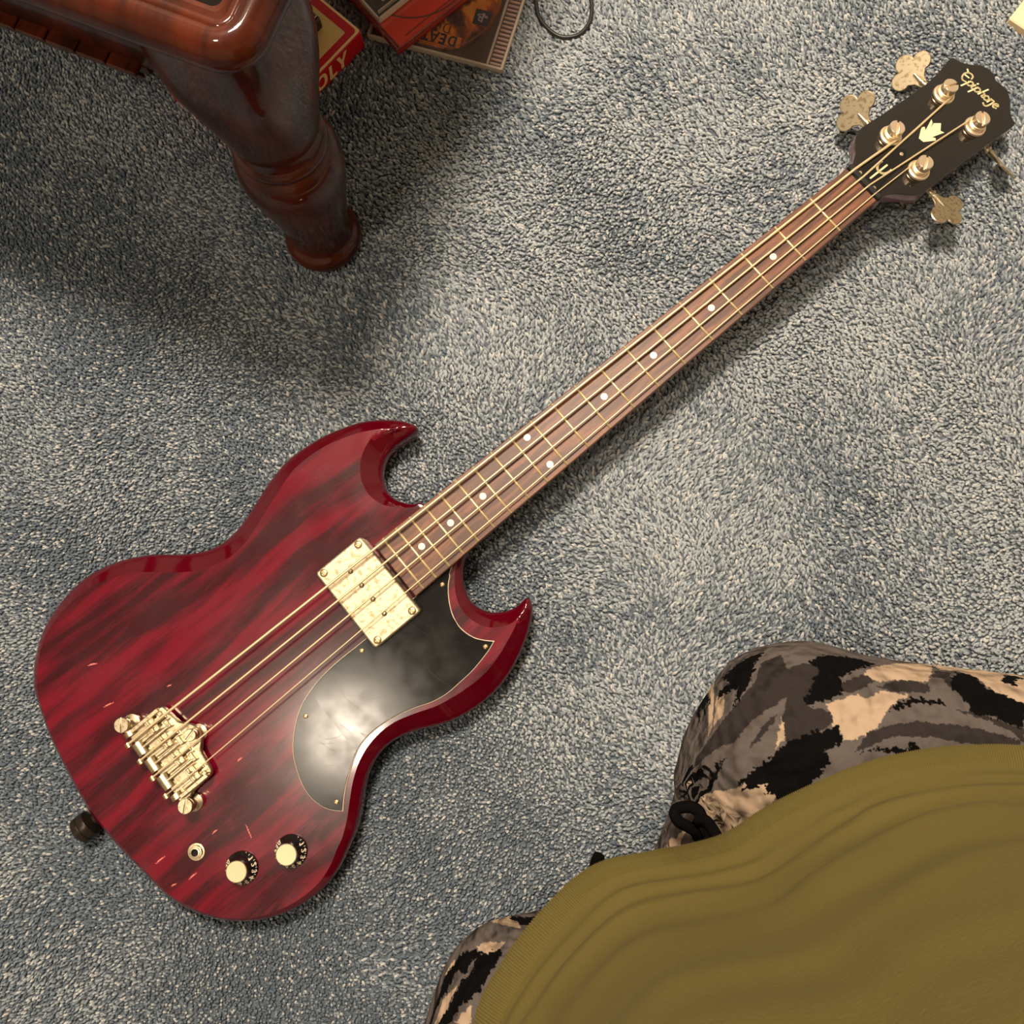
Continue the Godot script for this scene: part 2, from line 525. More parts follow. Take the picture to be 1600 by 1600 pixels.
	M.ply = mat(rgb8(222, 205, 180), 0.5)
	M.button = mat(rgb8(48, 40, 34), 0.35, 0.7)
	# black pickguard: long arcs of playing scratches make its gloss uneven
	var scr := noise(31, 1.0, 3)
	var img := paint(512, 512, func(x: int, y: int) -> Color:
		var n := 0.17 + 0.05 * scr.get_noise_2d(x * 0.012, y * 0.012)
		return Color(n, n, n))
	var rng := RandomNumberGenerator.new()
	rng.seed = 5
	for k in 60:
		var p := Vector2(rng.randf() * 512, rng.randf() * 512)
		var a := rng.randf_range(0.2, 1.3)
		for i in int(rng.randf_range(15, 90)):
			a += 0.008
			p += Vector2.from_angle(a)
			var q := Vector2i(posmod(int(p.x), 512), posmod(int(p.y), 512))
			img.set_pixelv(q, Color(0.23, 0.23, 0.23))
	M.guard = mat(rgb8(20, 19, 18), 1.0)
	M.guard.roughness_texture = tex(img)
	M.guard.metallic_specular = 0.34

func hp(s: float, v: float, h: float) -> Vector3:   # millimetres on the tilted headstock -> the bass's own axes
	var a := deg_to_rad(14.0)
	return Vector3(-0.003, -0.001, 0) + (Vector3(-cos(a), -sin(a), 0) * s + Vector3(-sin(a), cos(a), 0) * h + Vector3(0, 0, 1) * v) * 0.001

func head_frame(s: float, v: float, h: float) -> Transform3D:
	var a := deg_to_rad(14.0)
	return Transform3D(Basis(Vector3(-cos(a), -sin(a), 0), Vector3(-sin(a), cos(a), 0), Vector3(0, 0, -1)), hp(s, v, h))

# a round head with a screwdriver slot across it
func slotted(m: MB, r: float, y0: float, y1: float, at: Vector3, turn: float, slot := 0.0011, depth := 0.0012) -> void:
	lathe(m, [Vector2(r, y0), Vector2(r, y1 - depth), Vector2(0, y1 - depth)], 28, at)
	for s in 2:
		var half := PackedVector2Array()
		var b := asin(slot / 2.0 / r)
		for i in 13: half.push_back(Vector2.from_angle(turn + PI * s + b + (PI - 2.0 * b) * i / 12.0) * r)
		var low := PackedVector3Array()
		var mid := PackedVector3Array()
		var top := PackedVector3Array()
		for q in half:
			low.push_back(at + Vector3(q.x, y1 - depth - 0.0001, q.y))
			mid.push_back(at + Vector3(q.x, y1 - 0.0006, q.y))
		for q in inset(half, 0.0005): top.push_back(at + Vector3(q.x, y1, q.y))
		rings(m, [low, mid, top], [false, true])

func cross_screw(called: String, r: float, at: Vector3, parent: Node, material: Material, turn := 0.4) -> void:
	var m := mb()
	lathe(m, [Vector2(r, -0.0006), Vector2(r, 0.0001), Vector2(r * 0.8, 0.0006), Vector2(r * 0.42, 0.0008), Vector2(r * 0.34, -0.0002), Vector2(0, -0.0004)], 20)
	for k in 2: bbox(m, Vector3(r * 1.3, 0.0005, r * 0.16), Vector3(0, 0.00055, 0), 0.0, Basis(Vector3.UP, turn + PI / 2 * k))
	var o := put(called, m, material, parent)
	o.position = at

func make_body(root: Node3D) -> void:
	var ctrl := PackedVector2Array()
	var wid := PackedFloat32Array()
	for i in range(0, BODY.size(), 3):
		ctrl.push_back(Vector2(BODY[i], BODY[i + 1]) * 0.001)
		wid.push_back(BODY[i + 2] * 0.001)
	var per := 4
	var o := spline(ctrl, per)
	var n := o.size()
	var bw := PackedFloat32Array()
	for i in wid.size():
		for k in per: bw.push_back(lerpf(wid[i], wid[(i + 1) % wid.size()], float(k) / per))
	var all := PackedVector2Array(o)
	var dist := PackedFloat32Array()
	var near := PackedInt32Array()
	for i in n:
		dist.push_back(0.0)
		near.push_back(i)
	var cand := PackedVector2Array()
	var first := PackedVector2Array()     # rings on the crease of the bevel
	for d in [0.0016, 0.0034, 0.0058, 0.0085, 0.0115, 0.0145, 0.0175, 0.021]:
		var r := inset(o, d)
		var every := 1 if d < 0.002 else 2
		for i in range(0, n, every): cand.push_back(Vector2(r[i].x, r[i].y))
	for k in 2:
		for i in range(0, n, 1):
			var e0 := (o[i] - o[(i - 1 + n) % n]).normalized()
			var e1 := (o[(i + 1) % n] - o[i]).normalized()
			var nn := ((e0 + e1).normalized()).orthogonal()
			if not Geometry2D.is_point_in_polygon(o[i] + nn * 0.001, o): nn = -nn
			first.push_back(o[i] + nn * (bw[i] + 0.0012 * k))
	cand = first + cand
	var n_ring := cand.size()
	for a in range(0, 52):
		for b in range(0, 42): cand.push_back(Vector2(0.436 + a * 0.009 + 0.004 * (b % 2), -0.178 + b * 0.009))
	var lim := [0.0016, 0.0034, 0.0058, 0.0085, 0.0115, 0.0145, 0.0175, 0.021]
	var idx := 0
	for q in cand:
		var best := 1e9
		var w := 0
		for i in n:
			var dd := q.distance_squared_to(o[i])
			if dd < best:
				best = dd
				w = i
		best = minf(q.distance_to(Geometry2D.get_closest_point_to_segment(q, o[w], o[(w + 1) % n])), q.distance_to(Geometry2D.get_closest_point_to_segment(q, o[w], o[(w - 1 + n) % n])))
		var ok := Geometry2D.is_point_in_polygon(q, o)
		if idx < n_ring: ok = ok and best > 0.0014
		else: ok = ok and best > 0.023
		idx += 1
		if not ok: continue
		var close := false
		if idx <= n_ring and best > 0.0022:
			for j in range(n, all.size()):
				if all[j].distance_squared_to(q) < (1.7e-6 if idx > 2 * n else 0.8e-6):
					close = true
					break
		if close: continue
		all.push_back(q)
		dist.push_back(best)
		near.push_back(w)
	var y := PackedFloat32Array()
	for i in all.size():
		var b := bw[near[i]]
		var d := dist[i]
		var t := clampf(d / b, 0.0, 1.0)
		var drop := clampf(b * 0.80, 0.003, 0.0140)
		var rim := clampf(1.0 - d / 0.0034, 0.0, 1.0)
		y.push_back(-0.013 - drop * (1.0 - t) - 0.0014 * rim * rim)
	var m := mb()
	var uv := func(p: Vector2) -> Vector2: return Vector2((p.x - 0.436) / 0.46, (p.y + 0.182) / 0.37)
	var edge := mb()
	var tr := Geometry2D.triangulate_delaunay(all)
	for i in range(0, tr.size(), 3):
		var a := tr[i]
		var b := tr[i + 1]
		var c := tr[i + 2]
		if not Geometry2D.is_point_in_polygon((all[a] + all[b] + all[c]) / 3.0, o): continue
		if (all[b] - all[a]).cross(all[c] - all[a]) < 0.0:
			var s := b
			b = c
			c = s
		var slope := 0.0
		for k in [a, b, c]: slope = maxf(slope, dist[k] / bw[near[k]])
		var dst: MB = edge if slope < 1.03 else m
		dst.tri(Vector3(all[a].x, y[a], all[a].y), Vector3(all[b].x, y[b], all[b].y), Vector3(all[c].x, y[c], all[c].y), uv.call(all[a]), uv.call(all[b]), uv.call(all[c]))
	# the side and the back
	var list := []
	var back := -0.049
	var steps := [[0.0, 1.0], [0.0, 0.16], [0.0012, 0.05], [0.0045, 0.0]]
	var area := 0.0
	for i in n: area += o[i].cross(o[(i + 1) % n])
	for st in steps:
		var p := inset(o, st[0]) if st[0] > 0.0 else o
		var ring := PackedVector3Array()
		for i in n: ring.push_back(Vector3(p[i].x, lerpf(back, y[i], st[1]), p[i].y))
		list.push_back(ring)
	for k in 3:
		for i in n:
			var j := (i + 1) % n
			var q := [list[k][i], list[k][j], list[k + 1][j], list[k + 1][i]]
			if area > 0.0: q.reverse()
			var w := []
			for e in q: w.push_back((uv.call(Vector2(e.x, e.z)) as Vector2) + Vector2(0, (e.y + 0.02) * 1.2))
			edge.quad(q[0], q[1], q[2], q[3], w[0], w[1], w[2], w[3])
	var flat := PackedVector2Array()
	for q in list[3]: flat.push_back(Vector2(q.x, q.z))
	var cap := Geometry2D.triangulate_polygon(flat)
	m.group += 1
	for i in range(0, cap.size(), 3):
		var a := cap[i]
		var b := cap[i + 1]
		var c := cap[i + 2]
		if (flat[b] - flat[a]).cross(flat[c] - flat[a]) > 0.0:
			var s := b
			b = c
			c = s
		m.tri(list[3][a], list[3][b], list[3][c], uv.call(flat[a]), uv.call(flat[b]), uv.call(flat[c]))
	var bo := put("body", m, M.body, root, false)
	var be := put("body_bevel", edge, M.bevel, root, false)
	be.set_meta("label", "darker red bevelled edge of the body")

func make_bass() -> void:
	var right := Vector3(-0.771240, -0.026177, 0.636006)
	var up := Vector3(-0.020196, 0.999657, 0.016654)
	var root := thing("bass_guitar", "dark red electric bass guitar with pointed double horns and black headstock lying on the carpet", "bass guitar", Transform3D(Basis(right, up, right.cross(up)).orthonormalized(), BASS_AT))
	make_body(root)
	var fret_x := func(n: int) -> float: return 0.775 * (1.0 - pow(2.0, -n / 12.0))
	var half := func(x: float) -> float: return lerpf(0.0197, 0.0293, x / 0.531)
	# neck wood and fretboard
	var m := mb()
	var list := []
	for k in 15:
		var x: float = lerpf(-0.004, 0.53, k / 14.0)
		var w: float = half.call(x)
		var deep := 0.0215 if x > 0.02 else 0.019
		if x > 0.45: deep = 0.03
		var ring := PackedVector3Array()
		for i in 13:
			var t := PI * i / 12.0
			ring.push_back(Vector3(x, -0.006 - deep * pow(sin(t), 0.75), cos(t) * w))
		list.push_back(ring)
	for k in 14:
		for i in 12: m.quad(list[k][i], list[k][i + 1], list[k + 1][i + 1], list[k + 1][i])
		m.quad(list[k][12], list[k][0], list[k + 1][0], list[k + 1][12])
	for i in 11:
		m.tri(list[0][0], list[0][i + 2], list[0][i + 1])
		m.tri(list[14][0], list[14][i + 1], list[14][i + 2])
	put("neck", m, M.cherry, root)
	m = mb()
	var e: float = 0.5405
	var board := PackedVector2Array([Vector2(0.0, half.call(0.0)), Vector2(0.0, -half.call(0.0)), Vector2(e, -half.call(e)), Vector2(e, half.call(e))])
	plate(m, board, -0.0062, 0.0, 0.0007)
	for i in m.u.size(): m.u[i] = Vector2(m.v[i].x / 0.56, (m.v[i].z + 0.032 + m.v[i].y) / 0.064)
	put("fretboard", m, M.board, root)
	for n in range(1, 21):
		var x: float = fret_x.call(n)
		var w: float = half.call(x) - 0.0006
		m = mb()
		var prof := PackedVector2Array()
		for i in 7: prof.push_back(Vector2(-cos(PI * i / 6.0) * 0.00115, sin(PI * i / 6.0) * 0.0011 - 0.0001))
		for i in 6:
			m.quad(Vector3(x + prof[i].x, prof[i].y, -w), Vector3(x + prof[i + 1].x, prof[i + 1].y, -w), Vector3(x + prof[i + 1].x, prof[i + 1].y, w), Vector3(x + prof[i].x, prof[i].y, w))
		for s in [-1.0, 1.0]:
			for i in 6:
				var a := Vector3(x, -0.0001, w * s)
				var b := Vector3(x + prof[i].x, prof[i].y, w * s)
				var c := Vector3(x + prof[i + 1].x, prof[i + 1].y, w * s)
				if s > 0: m.tri(a, b, c)
				else: m.tri(a, c, b)
		m.quad(Vector3(x - 0.00115, -0.0001, -w), Vector3(x - 0.00115, -0.0001, w), Vector3(x + 0.00115, -0.0001, w), Vector3(x + 0.00115, -0.0001, -w))
		put("fret", m, M.fret, root)
	for q in pts([376, 16.2, 376, -15.4, 103.7, 0.7, 176, 0.6, 243, 0.8, 300.4, 0.5, 439.4, 0.9, 476.2, 0.9, 508.9, 1.1]):
		m = mb()
		lathe(m, [Vector2(0.0031, -0.001), Vector2(0.0031, 0.00012), Vector2(0, 0.00016)], 20)
		var o := put("position_dot", m, M.dot, root)
		o.position = Vector3(q.x, 0, q.y)
	m = mb()
	bbox(m, Vector3(0.0055, 0.008, 0.0405), Vector3(-0.0028, -0.0018, 0), 0.0008)
	put("nut", m, M.black, root)
	make_headstock(root)
	make_hardware(root)

func make_headstock(root: Node3D) -> void:
	var o2 := PackedVector2Array()
	for q in spline(pts(HEAD), 3): o2.push_back(Vector2(q.x, -q.y))
	# keep the two pointed corners of the tip sharp
	var m := mb()
	rings(m, [ring_at(inset(o2, 0.002), -0.0145), ring_at(o2, -0.0125), ring_at(o2, -0.0008)], [false, false, true])
	var wood := put("headstock", m, M.cherry, root)
	wood.transform = head_frame(0, 0, 0)
	m = mb()
	rings(m, [ring_at(o2, -0.0008), ring_at(o2, -0.0003), ring_at(inset(o2, 0.0004), 0.0)], [false, true])
	var face := put("headstock_face", m, M.gloss_black, root)
	face.transform = head_frame(0, 0, 0)
	face.set_meta("label", "glossy black headstock face")
	# bell shaped cover of the truss rod, with its screws and a cream emblem
	m = mb()
	var cv := PackedVector2Array()
	for q in spline(pts([-1, 13, 4, 13.4, 14, 10.5, 27, 9.0, 40, 8.6, 50, 6.6, 56.5, 0.2, 50, -6.2, 40, -8.6, 27, -9.2, 14, -10.8, 4, -13.8, -1, -13.6]), 3): cv.push_back(Vector2(q.x, -q.y))
	plate(m, cv, 0.0, 0.0022, 0.0007)
	var cover := put("truss_rod_cover", m, M.black, root)
	cover.transform = head_frame(0, 0, 0)
	for q in pts([49.6, 0, 2.4, 9.0, 2.0, -9.6]): cross_screw("cover_screw", 0.0019, Vector3(q.x, 0.0022, -q.y), cover, M.steel)
	m = mb()
	# the curved emblem: a bowl with a stem through it
	stroke(m, spline(pts([27.6, -5.6, 22.5, -5.2, 19.0, -2.6, 18.2, 0.6, 19.6, 4.0, 23.5, 6.0, 28.4, 6.2]), 4, false), 0.0021, 0.0022, 0.0026)
	stroke(m, pts([6.5, 0.6, 29, 0.2]), 0.0017, 0.0022, 0.0026)
	put("emblem", m, M.pearl, cover)
	m = mb()
	var cr := PackedVector2Array()
	for q in pts(CROWN): cr.push_back(Vector2(q.x, -q.y))
	plate(m, cr, -0.0002, 0.00035)
	put("crown_inlay", m, M.pearl, root).transform = head_frame(0, 0, 0)
	make_logo(root)
	# four tuning machines
	var post := [[55.6, 19.5], [133.0, 21.1], [133.0, -20.9], [51.7, -21.4]]
	var key_s := [66.5, 147.0, 146.5, 64.5]
	var roll := [52.0, 50.0, -41.0, -6.0]
	for k in 4:
		var g := Node3D.new()
		g.name = "tuning_machine" if k == 0 else "tuning_machine_%03d" % k
		root.add_child(g, true)
		g.transform = head_frame(post[k][0], post[k][1], 0)
		m = mb()
		lathe(m, [Vector2(0.0102, 0), Vector2(0.0106, 0.0008), Vector2(0.0102, 0.0024), Vector2(0.0088, 0.0030), Vector2(0.0082, 0.0022), Vector2(0.0078, 0.003), Vector2(0.0068, 0.0042), Vector2(0.0066, 0.0072), Vector2(0.0070, 0.0084)], 32)
		slotted(m, 0.0072, 0.0084, 0.0145, Vector3.ZERO, [2.5, 0.35, 2.35, 2.6][k], 0.0019, 0.0026)
		put("post", m, M.steel, g)
		m = mb()
		for c in 3: lathe(m, [Vector2(0.0068, 0.0046 + c * 0.0012), Vector2(0.0078, 0.0052 + c * 0.0012), Vector2(0.0068, 0.0058 + c * 0.0012)], 24)
		put("string_winding", m, M.string, g)
		var side := 1.0 if k < 2 else -1.0
		var ds: float = (key_s[k] - post[k][0]) * 0.001
		var edge: float = (42.0 - absf(post[k][1])) * 0.001
		m = mb()
		bbox(m, Vector3(0.03, 0.002, 0.022), Vector3(0.004, -0.0155, 0), 0.0005)
		lathe(m, [Vector2(0.0085, 0), Vector2(0.0085, 0.004), Vector2(0, 0.004)], 20, Vector3(0, -0.0205, 0))
		put("gear_plate", m, M.nickel, g)
		# the clover key: a shaft with rings and a three-lobed plate, turned about the shaft
		var key := Node3D.new()
		m = mb()
		var out := Vector3(0, 0, -side)
		var sh := PackedVector3Array([Vector3(0, 0, 0) - out * 0.012, out * (edge + 0.004)])
		tube(m, sh, 0.0028, 0.0028, 12)
		for c in 2: tube(m, PackedVector3Array([out * (edge + 0.0005 + 0.004 * c), out * (edge + 0.0030 + 0.004 * c)]), 0.0042 - 0.0006 * c, 0.0038 - 0.0006 * c, 14)
		tube(m, PackedVector3Array([out * (edge + 0.004), out * (edge + 0.017)]), 0.0031, 0.0017, 12)
		var leaf := pts([2, -3.5, 9, -6.0, 14.5, -12.5, 21, -11, 30, 0, 21, 11, 14.5, 12.5, 9, 6.0, 2, 3.5])
		for lobe in [[29.6, 0.0, 9.0], [21.0, 12.4, 8.6], [21.0, -12.4, 8.6]]:
			var joined := Geometry2D.merge_polygons(leaf, circle(lobe[2] * 0.001, 22, Vector2(lobe[0], lobe[1]) * 0.001))
			for poly in joined:
				if poly.size() >= leaf.size() or poly.has(leaf[0]): leaf = poly
		var lf := PackedVector2Array()
		for q in leaf: lf.push_back(Vector2(q.y, -side * (edge + q.x)))
		rings(m, [ring_at(inset(lf, 0.0008), -0.0011), ring_at(lf, -0.0005), ring_at(lf, 0.0005), ring_at(inset(lf, 0.0008), 0.0011)], [true, false, true])
		var ko := put("tuning_key", m, M.nickel, g)
		ko.transform = Transform3D(Basis(Vector3(0, 0, 1), deg_to_rad(roll[k])), Vector3(ds, -0.0195, 0))

func make_logo(root: Node3D) -> void:
	# script lettering inlaid across the head, one stroke mesh; x runs along the words, y up the letters, in x-heights
	var words := [
		[[1.55, 1.55, 1.45, 2.05, 0.95, 2.3, 0.4, 2.05, 0.05, 1.4, 0.1, 0.6, 0.55, 0.1, 1.15, 0.2], [0.1, 1.25, 1.05, 1.3], [0.35, 2.1, -0.1, 2.5]],
		[[0.3, 1.0, -0.35, -1.05], [0.1, 0.7, 0.55, 1.05, 0.95, 0.85, 0.85, 0.3, 0.45, 0.0, 0.0, 0.2]],
		[[0.3, 1.0, 0.1, 0.15, 0.45, 0.0], [0.42, 1.5, 0.5, 1.65]],
		[[0.3, 1.0, -0.35, -1.05], [0.1, 0.7, 0.55, 1.05, 0.95, 0.85, 0.85, 0.3, 0.45, 0.0, 0.0, 0.2]],
		[[0.75, 2.1, 0.05, 0.0], [0.2, 0.6, 0.55, 0.95, 0.85, 0.8, 0.7, 0.2, 1.0, 0.05]],
		[[0.45, 1.0, 0.1, 0.75, 0.1, 0.25, 0.4, 0.0, 0.8, 0.2, 0.85, 0.75, 0.45, 1.0]],
		[[0.2, 1.0, 0.0, 0.0], [0.1, 0.6, 0.5, 1.0, 0.8, 0.8, 0.5, -0.6, 0.05, -1.0, -0.35, -0.8]],
		[[0.15, 0.5, 0.75, 0.7, 0.65, 1.0, 0.3, 0.95, 0.05, 0.45, 0.25, 0.0, 0.75, 0.15]]]
	var step := [1.45, 1.0, 0.6, 1.05, 1.1, 1.0, 1.05, 1.0]
	var m := mb()
	var x := 0.0
	var size := 0.0055
	for k in words.size():
		for line in words[k]:
			var p := PackedVector2Array()
			for i in range(0, line.size(), 2):
				var a: float = (x + line[i]) * size
				var b: float = line[i + 1] * size
				# along the words v falls from +27 to -20 mm and the line climbs a little towards the tip
				p.push_back(Vector2(0.1618 + b + a * 0.10, -(0.0250 - a + b * 0.12)))
			if p.size() > 2: p = spline(p, 4, false)
			stroke(m, p, 0.0015, 0.0, 0.00035)
		x += step[k]
	put("logo_lettering", m, M.pearl, root).transform = head_frame(0, 0, 0)

func make_hardware(root: Node3D) -> void:
	var m := mb()
	# strings: nut, saddle and anchor; then from the nut to the post
	var vn := [14.3, 4.2, -5.3, -14.5]
	var vb := [29.7, 12.0, -6.2, -25.6]
	var rad := [0.00125, 0.00100, 0.00082, 0.00058]
	var post := [[55.6, 19.5], [133.0, 21.1], [133.0, -20.9], [51.7, -21.4]]
	for k in 4:
		m = mb()
		var side := -1.0 if k < 2 else 1.0
		var from := hp(post[k][0] + 1.0, post[k][1] + side * 7.0, 5.6)
		var path := PackedVector3Array([from, Vector3(-0.0045, 0.0017, vn[k] * 0.001), Vector3(0.0, 0.0022, vn[k] * 0.001), Vector3(0.4, 0.0058, lerpf(vn[k], vb[k], 0.4 / 0.79) * 0.001), Vector3(0.789, 0.0094, vb[k] * 0.001), Vector3(0.8125, 0.0058, (vb[k] + 0.6) * 0.001)])
		tube(m, path, rad[k], rad[k], 10)
		put("string", m, M.string, root)
	# pickup with a big cloudy metal cover
	m = mb()
	var pc := round_rect(0.0256, 0.0428, 0.003, 4, Vector2(0.5707, 0.0004))
	rings(m, [ring_at(pc, -0.0135), ring_at(pc, -0.0012), ring_at(inset(pc, 0.0004), -0.0003), ring_at(inset(pc, 0.0014), 0.0001)], [])
	var pu := put("pickup", m, M.cover, root)
	for q in pts([590.3, 38.3, 551.2, 38.4, 550.8, -37.3, 590.0, -37.7]): cross_screw("cover_screw", 0.0036, Vector3(q.x, 0.0003, q.y), pu, M.screw, q.x * 900.0)
	for q in pts([571.1, 24.3, 571.1, 8.4, 570.9, -7.5, 571.1, -23.7]):
		m = mb()
		lathe(m, [Vector2(0.0024, 0.00005), Vector2(0.0024, 0.00018), Vector2(0.0017, 0.0002)], 18)
		var ring := put("pole_hole", m, M.dull, pu)
		ring.position = Vector3(q.x, 0, q.y)
		m = mb()
		lathe(m, [Vector2(0.0017, 0), Vector2(0.0017, 0.0006), Vector2(0.0012, 0.001), Vector2(0, 0.0011)], 16)
		var pole := put("pole_piece", m, M.nickel, pu)
		pole.position = Vector3(q.x, 0, q.y)
	# pickguard: black on a pale ply that shows as a thin line round it
	var gp := PackedVector2Array()
	var graw := pts(GUARD)
	# its three points stay sharp, the curves between them are rounded
	var cuts := [0, 15, 24, 28]
	for c in 4:
		var a: int = cuts[c]
		var b: int = cuts[c + 1] if c < 3 else graw.size()
		var seg := PackedVector2Array()
		for i in range(a, b + 1): seg.push_back(graw[i % graw.size()])
		var s := spline(seg, 3, false)
		for i in s.size() - 1: gp.push_back(s[i])
	m = mb()
	rings(m, [ring_at(gp, -0.0132), ring_at(gp, -0.0118), ring_at(inset(gp, 0.0006), -0.0112)], [false, true])
	var pg := put("pickguard_ply", m, M.ply, root)
	m = mb()
	var g2 := inset(gp, 0.0007)
	rings(m, [ring_at(g2, -0.0118), ring_at(g2, -0.0110), ring_at(inset(g2, 0.0004), -0.0107)], [false, true], true, true, 6.0)
	put("pickguard", m, M.guard, root).set_meta("label", "scratched black pickguard")
	for q in pts([608.3, -34.9, 516.7, -35.2, 521.7, -101.8, 682.0, -47.8, 706.5, -122.5]): cross_screw("pickguard_screw", 0.0023, Vector3(q.x, -0.0107, q.y), root, M.screw, q.x * 700.0)
	make_bridge(root)
	# two black knobs with metal caps and dials
	for k in 2:
		var at := Vector3([0.8055, 0.7633][k], -0.013, [-0.1138, -0.1298][k])
		m = mb()
		lathe(m, [Vector2(0.0142, 0.0004), Vector2(0.0143, 0.0014), Vector2(0.0131, 0.0032), Vector2(0.0112, 0.0052), Vector2(0.0098, 0.0085), Vector2(0.0094, 0.0150), Vector2(0, 0.0150)], 40)
		var kn := put("knob", m, M.black, root)
		kn.position = at
		m = mb()
		lathe(m, [Vector2(0.0090, 0.0149), Vector2(0.0090, 0.0156), Vector2(0.0085, 0.0160), Vector2(0, 0.0159)], 40)
		put("knob_cap", m, M.cap, kn)
		m = mb()
		for i in 11:
			var turn: float = [2.55, 2.75][k] + i * 0.475
			for h in 2:
				var b := turn + 0.2375 * h
				var rd := Vector3(cos(b), 0, sin(b))
				var tilt := (Vector3.UP * 0.75 - rd * 0.66).normalized()
				if h == 0 and i > 0: letters(m, str(i), 0.0033, Vector3(0, 0.0047, 0) + rd * 0.0121, Vector3(-sin(b), 0, cos(b)), tilt, 0.0002)
				bbox(m, Vector3(0.0016 if h else 0.0010, 0.0003, 0.00045), Vector3(0, 0.0030, 0) + rd * (0.0132 if h else 0.0139), 0.0, Basis(Vector3.UP, -b) * Basis(Vector3(0, 0, 1), -0.85))
		put("dial_numbers", m, M.ply, kn)
	# output jack on the face
	m = mb()
	lathe(m, [Vector2(0.0074, 0), Vector2(0.0074, 0.0007), Vector2(0.0058, 0.0008), Vector2(0.0056, 0.0012)], 28)
	var hex := circle(0.0060, 6)
	rings(m, [ring_at(hex, 0.0008), ring_at(hex, 0.0026), ring_at(inset(hex, 0.0005), 0.0030)], [false, true], true, false)
	lathe(m, [Vector2(0.0056, 0.0030), Vector2(0.0046, 0.0031), Vector2(0.0044, 0.0042), Vector2(0.0032, 0.0043), Vector2(0.0030, 0.0)], 24)
	var jack := put("output_jack", m, M.nickel, root)
	jack.position = Vector3(0.829, -0.013, -0.0779)
	m = mb()
	lathe(m, [Vector2(0.0031, 0.0010), Vector2(0, 0.0010)], 16)
	put("jack_hole", m, M.hole, jack)
	# strap button on the end of the body
	m = mb()
	lathe(m, [Vector2(0, -0.004), Vector2(0.0045, -0.004), Vector2(0.0045, 0.008), Vector2(0.0075, 0.010), Vector2(0.0118, 0.012), Vector2(0.0125, 0.014), Vector2(0.0125, 0.0185), Vector2(0.0118, 0.0195), Vector2(0.0125, 0.0205), Vector2(0.0125, 0.0245), Vector2(0.0105, 0.0265), Vector2(0, 0.0265)], 28)
	var sb := put("strap_button", m, M.button, root)
	sb.transform = Transform3D(Basis(Vector3(0, 0, 1), -PI / 2), Vector3(0.8845, -0.032, 0.0042))

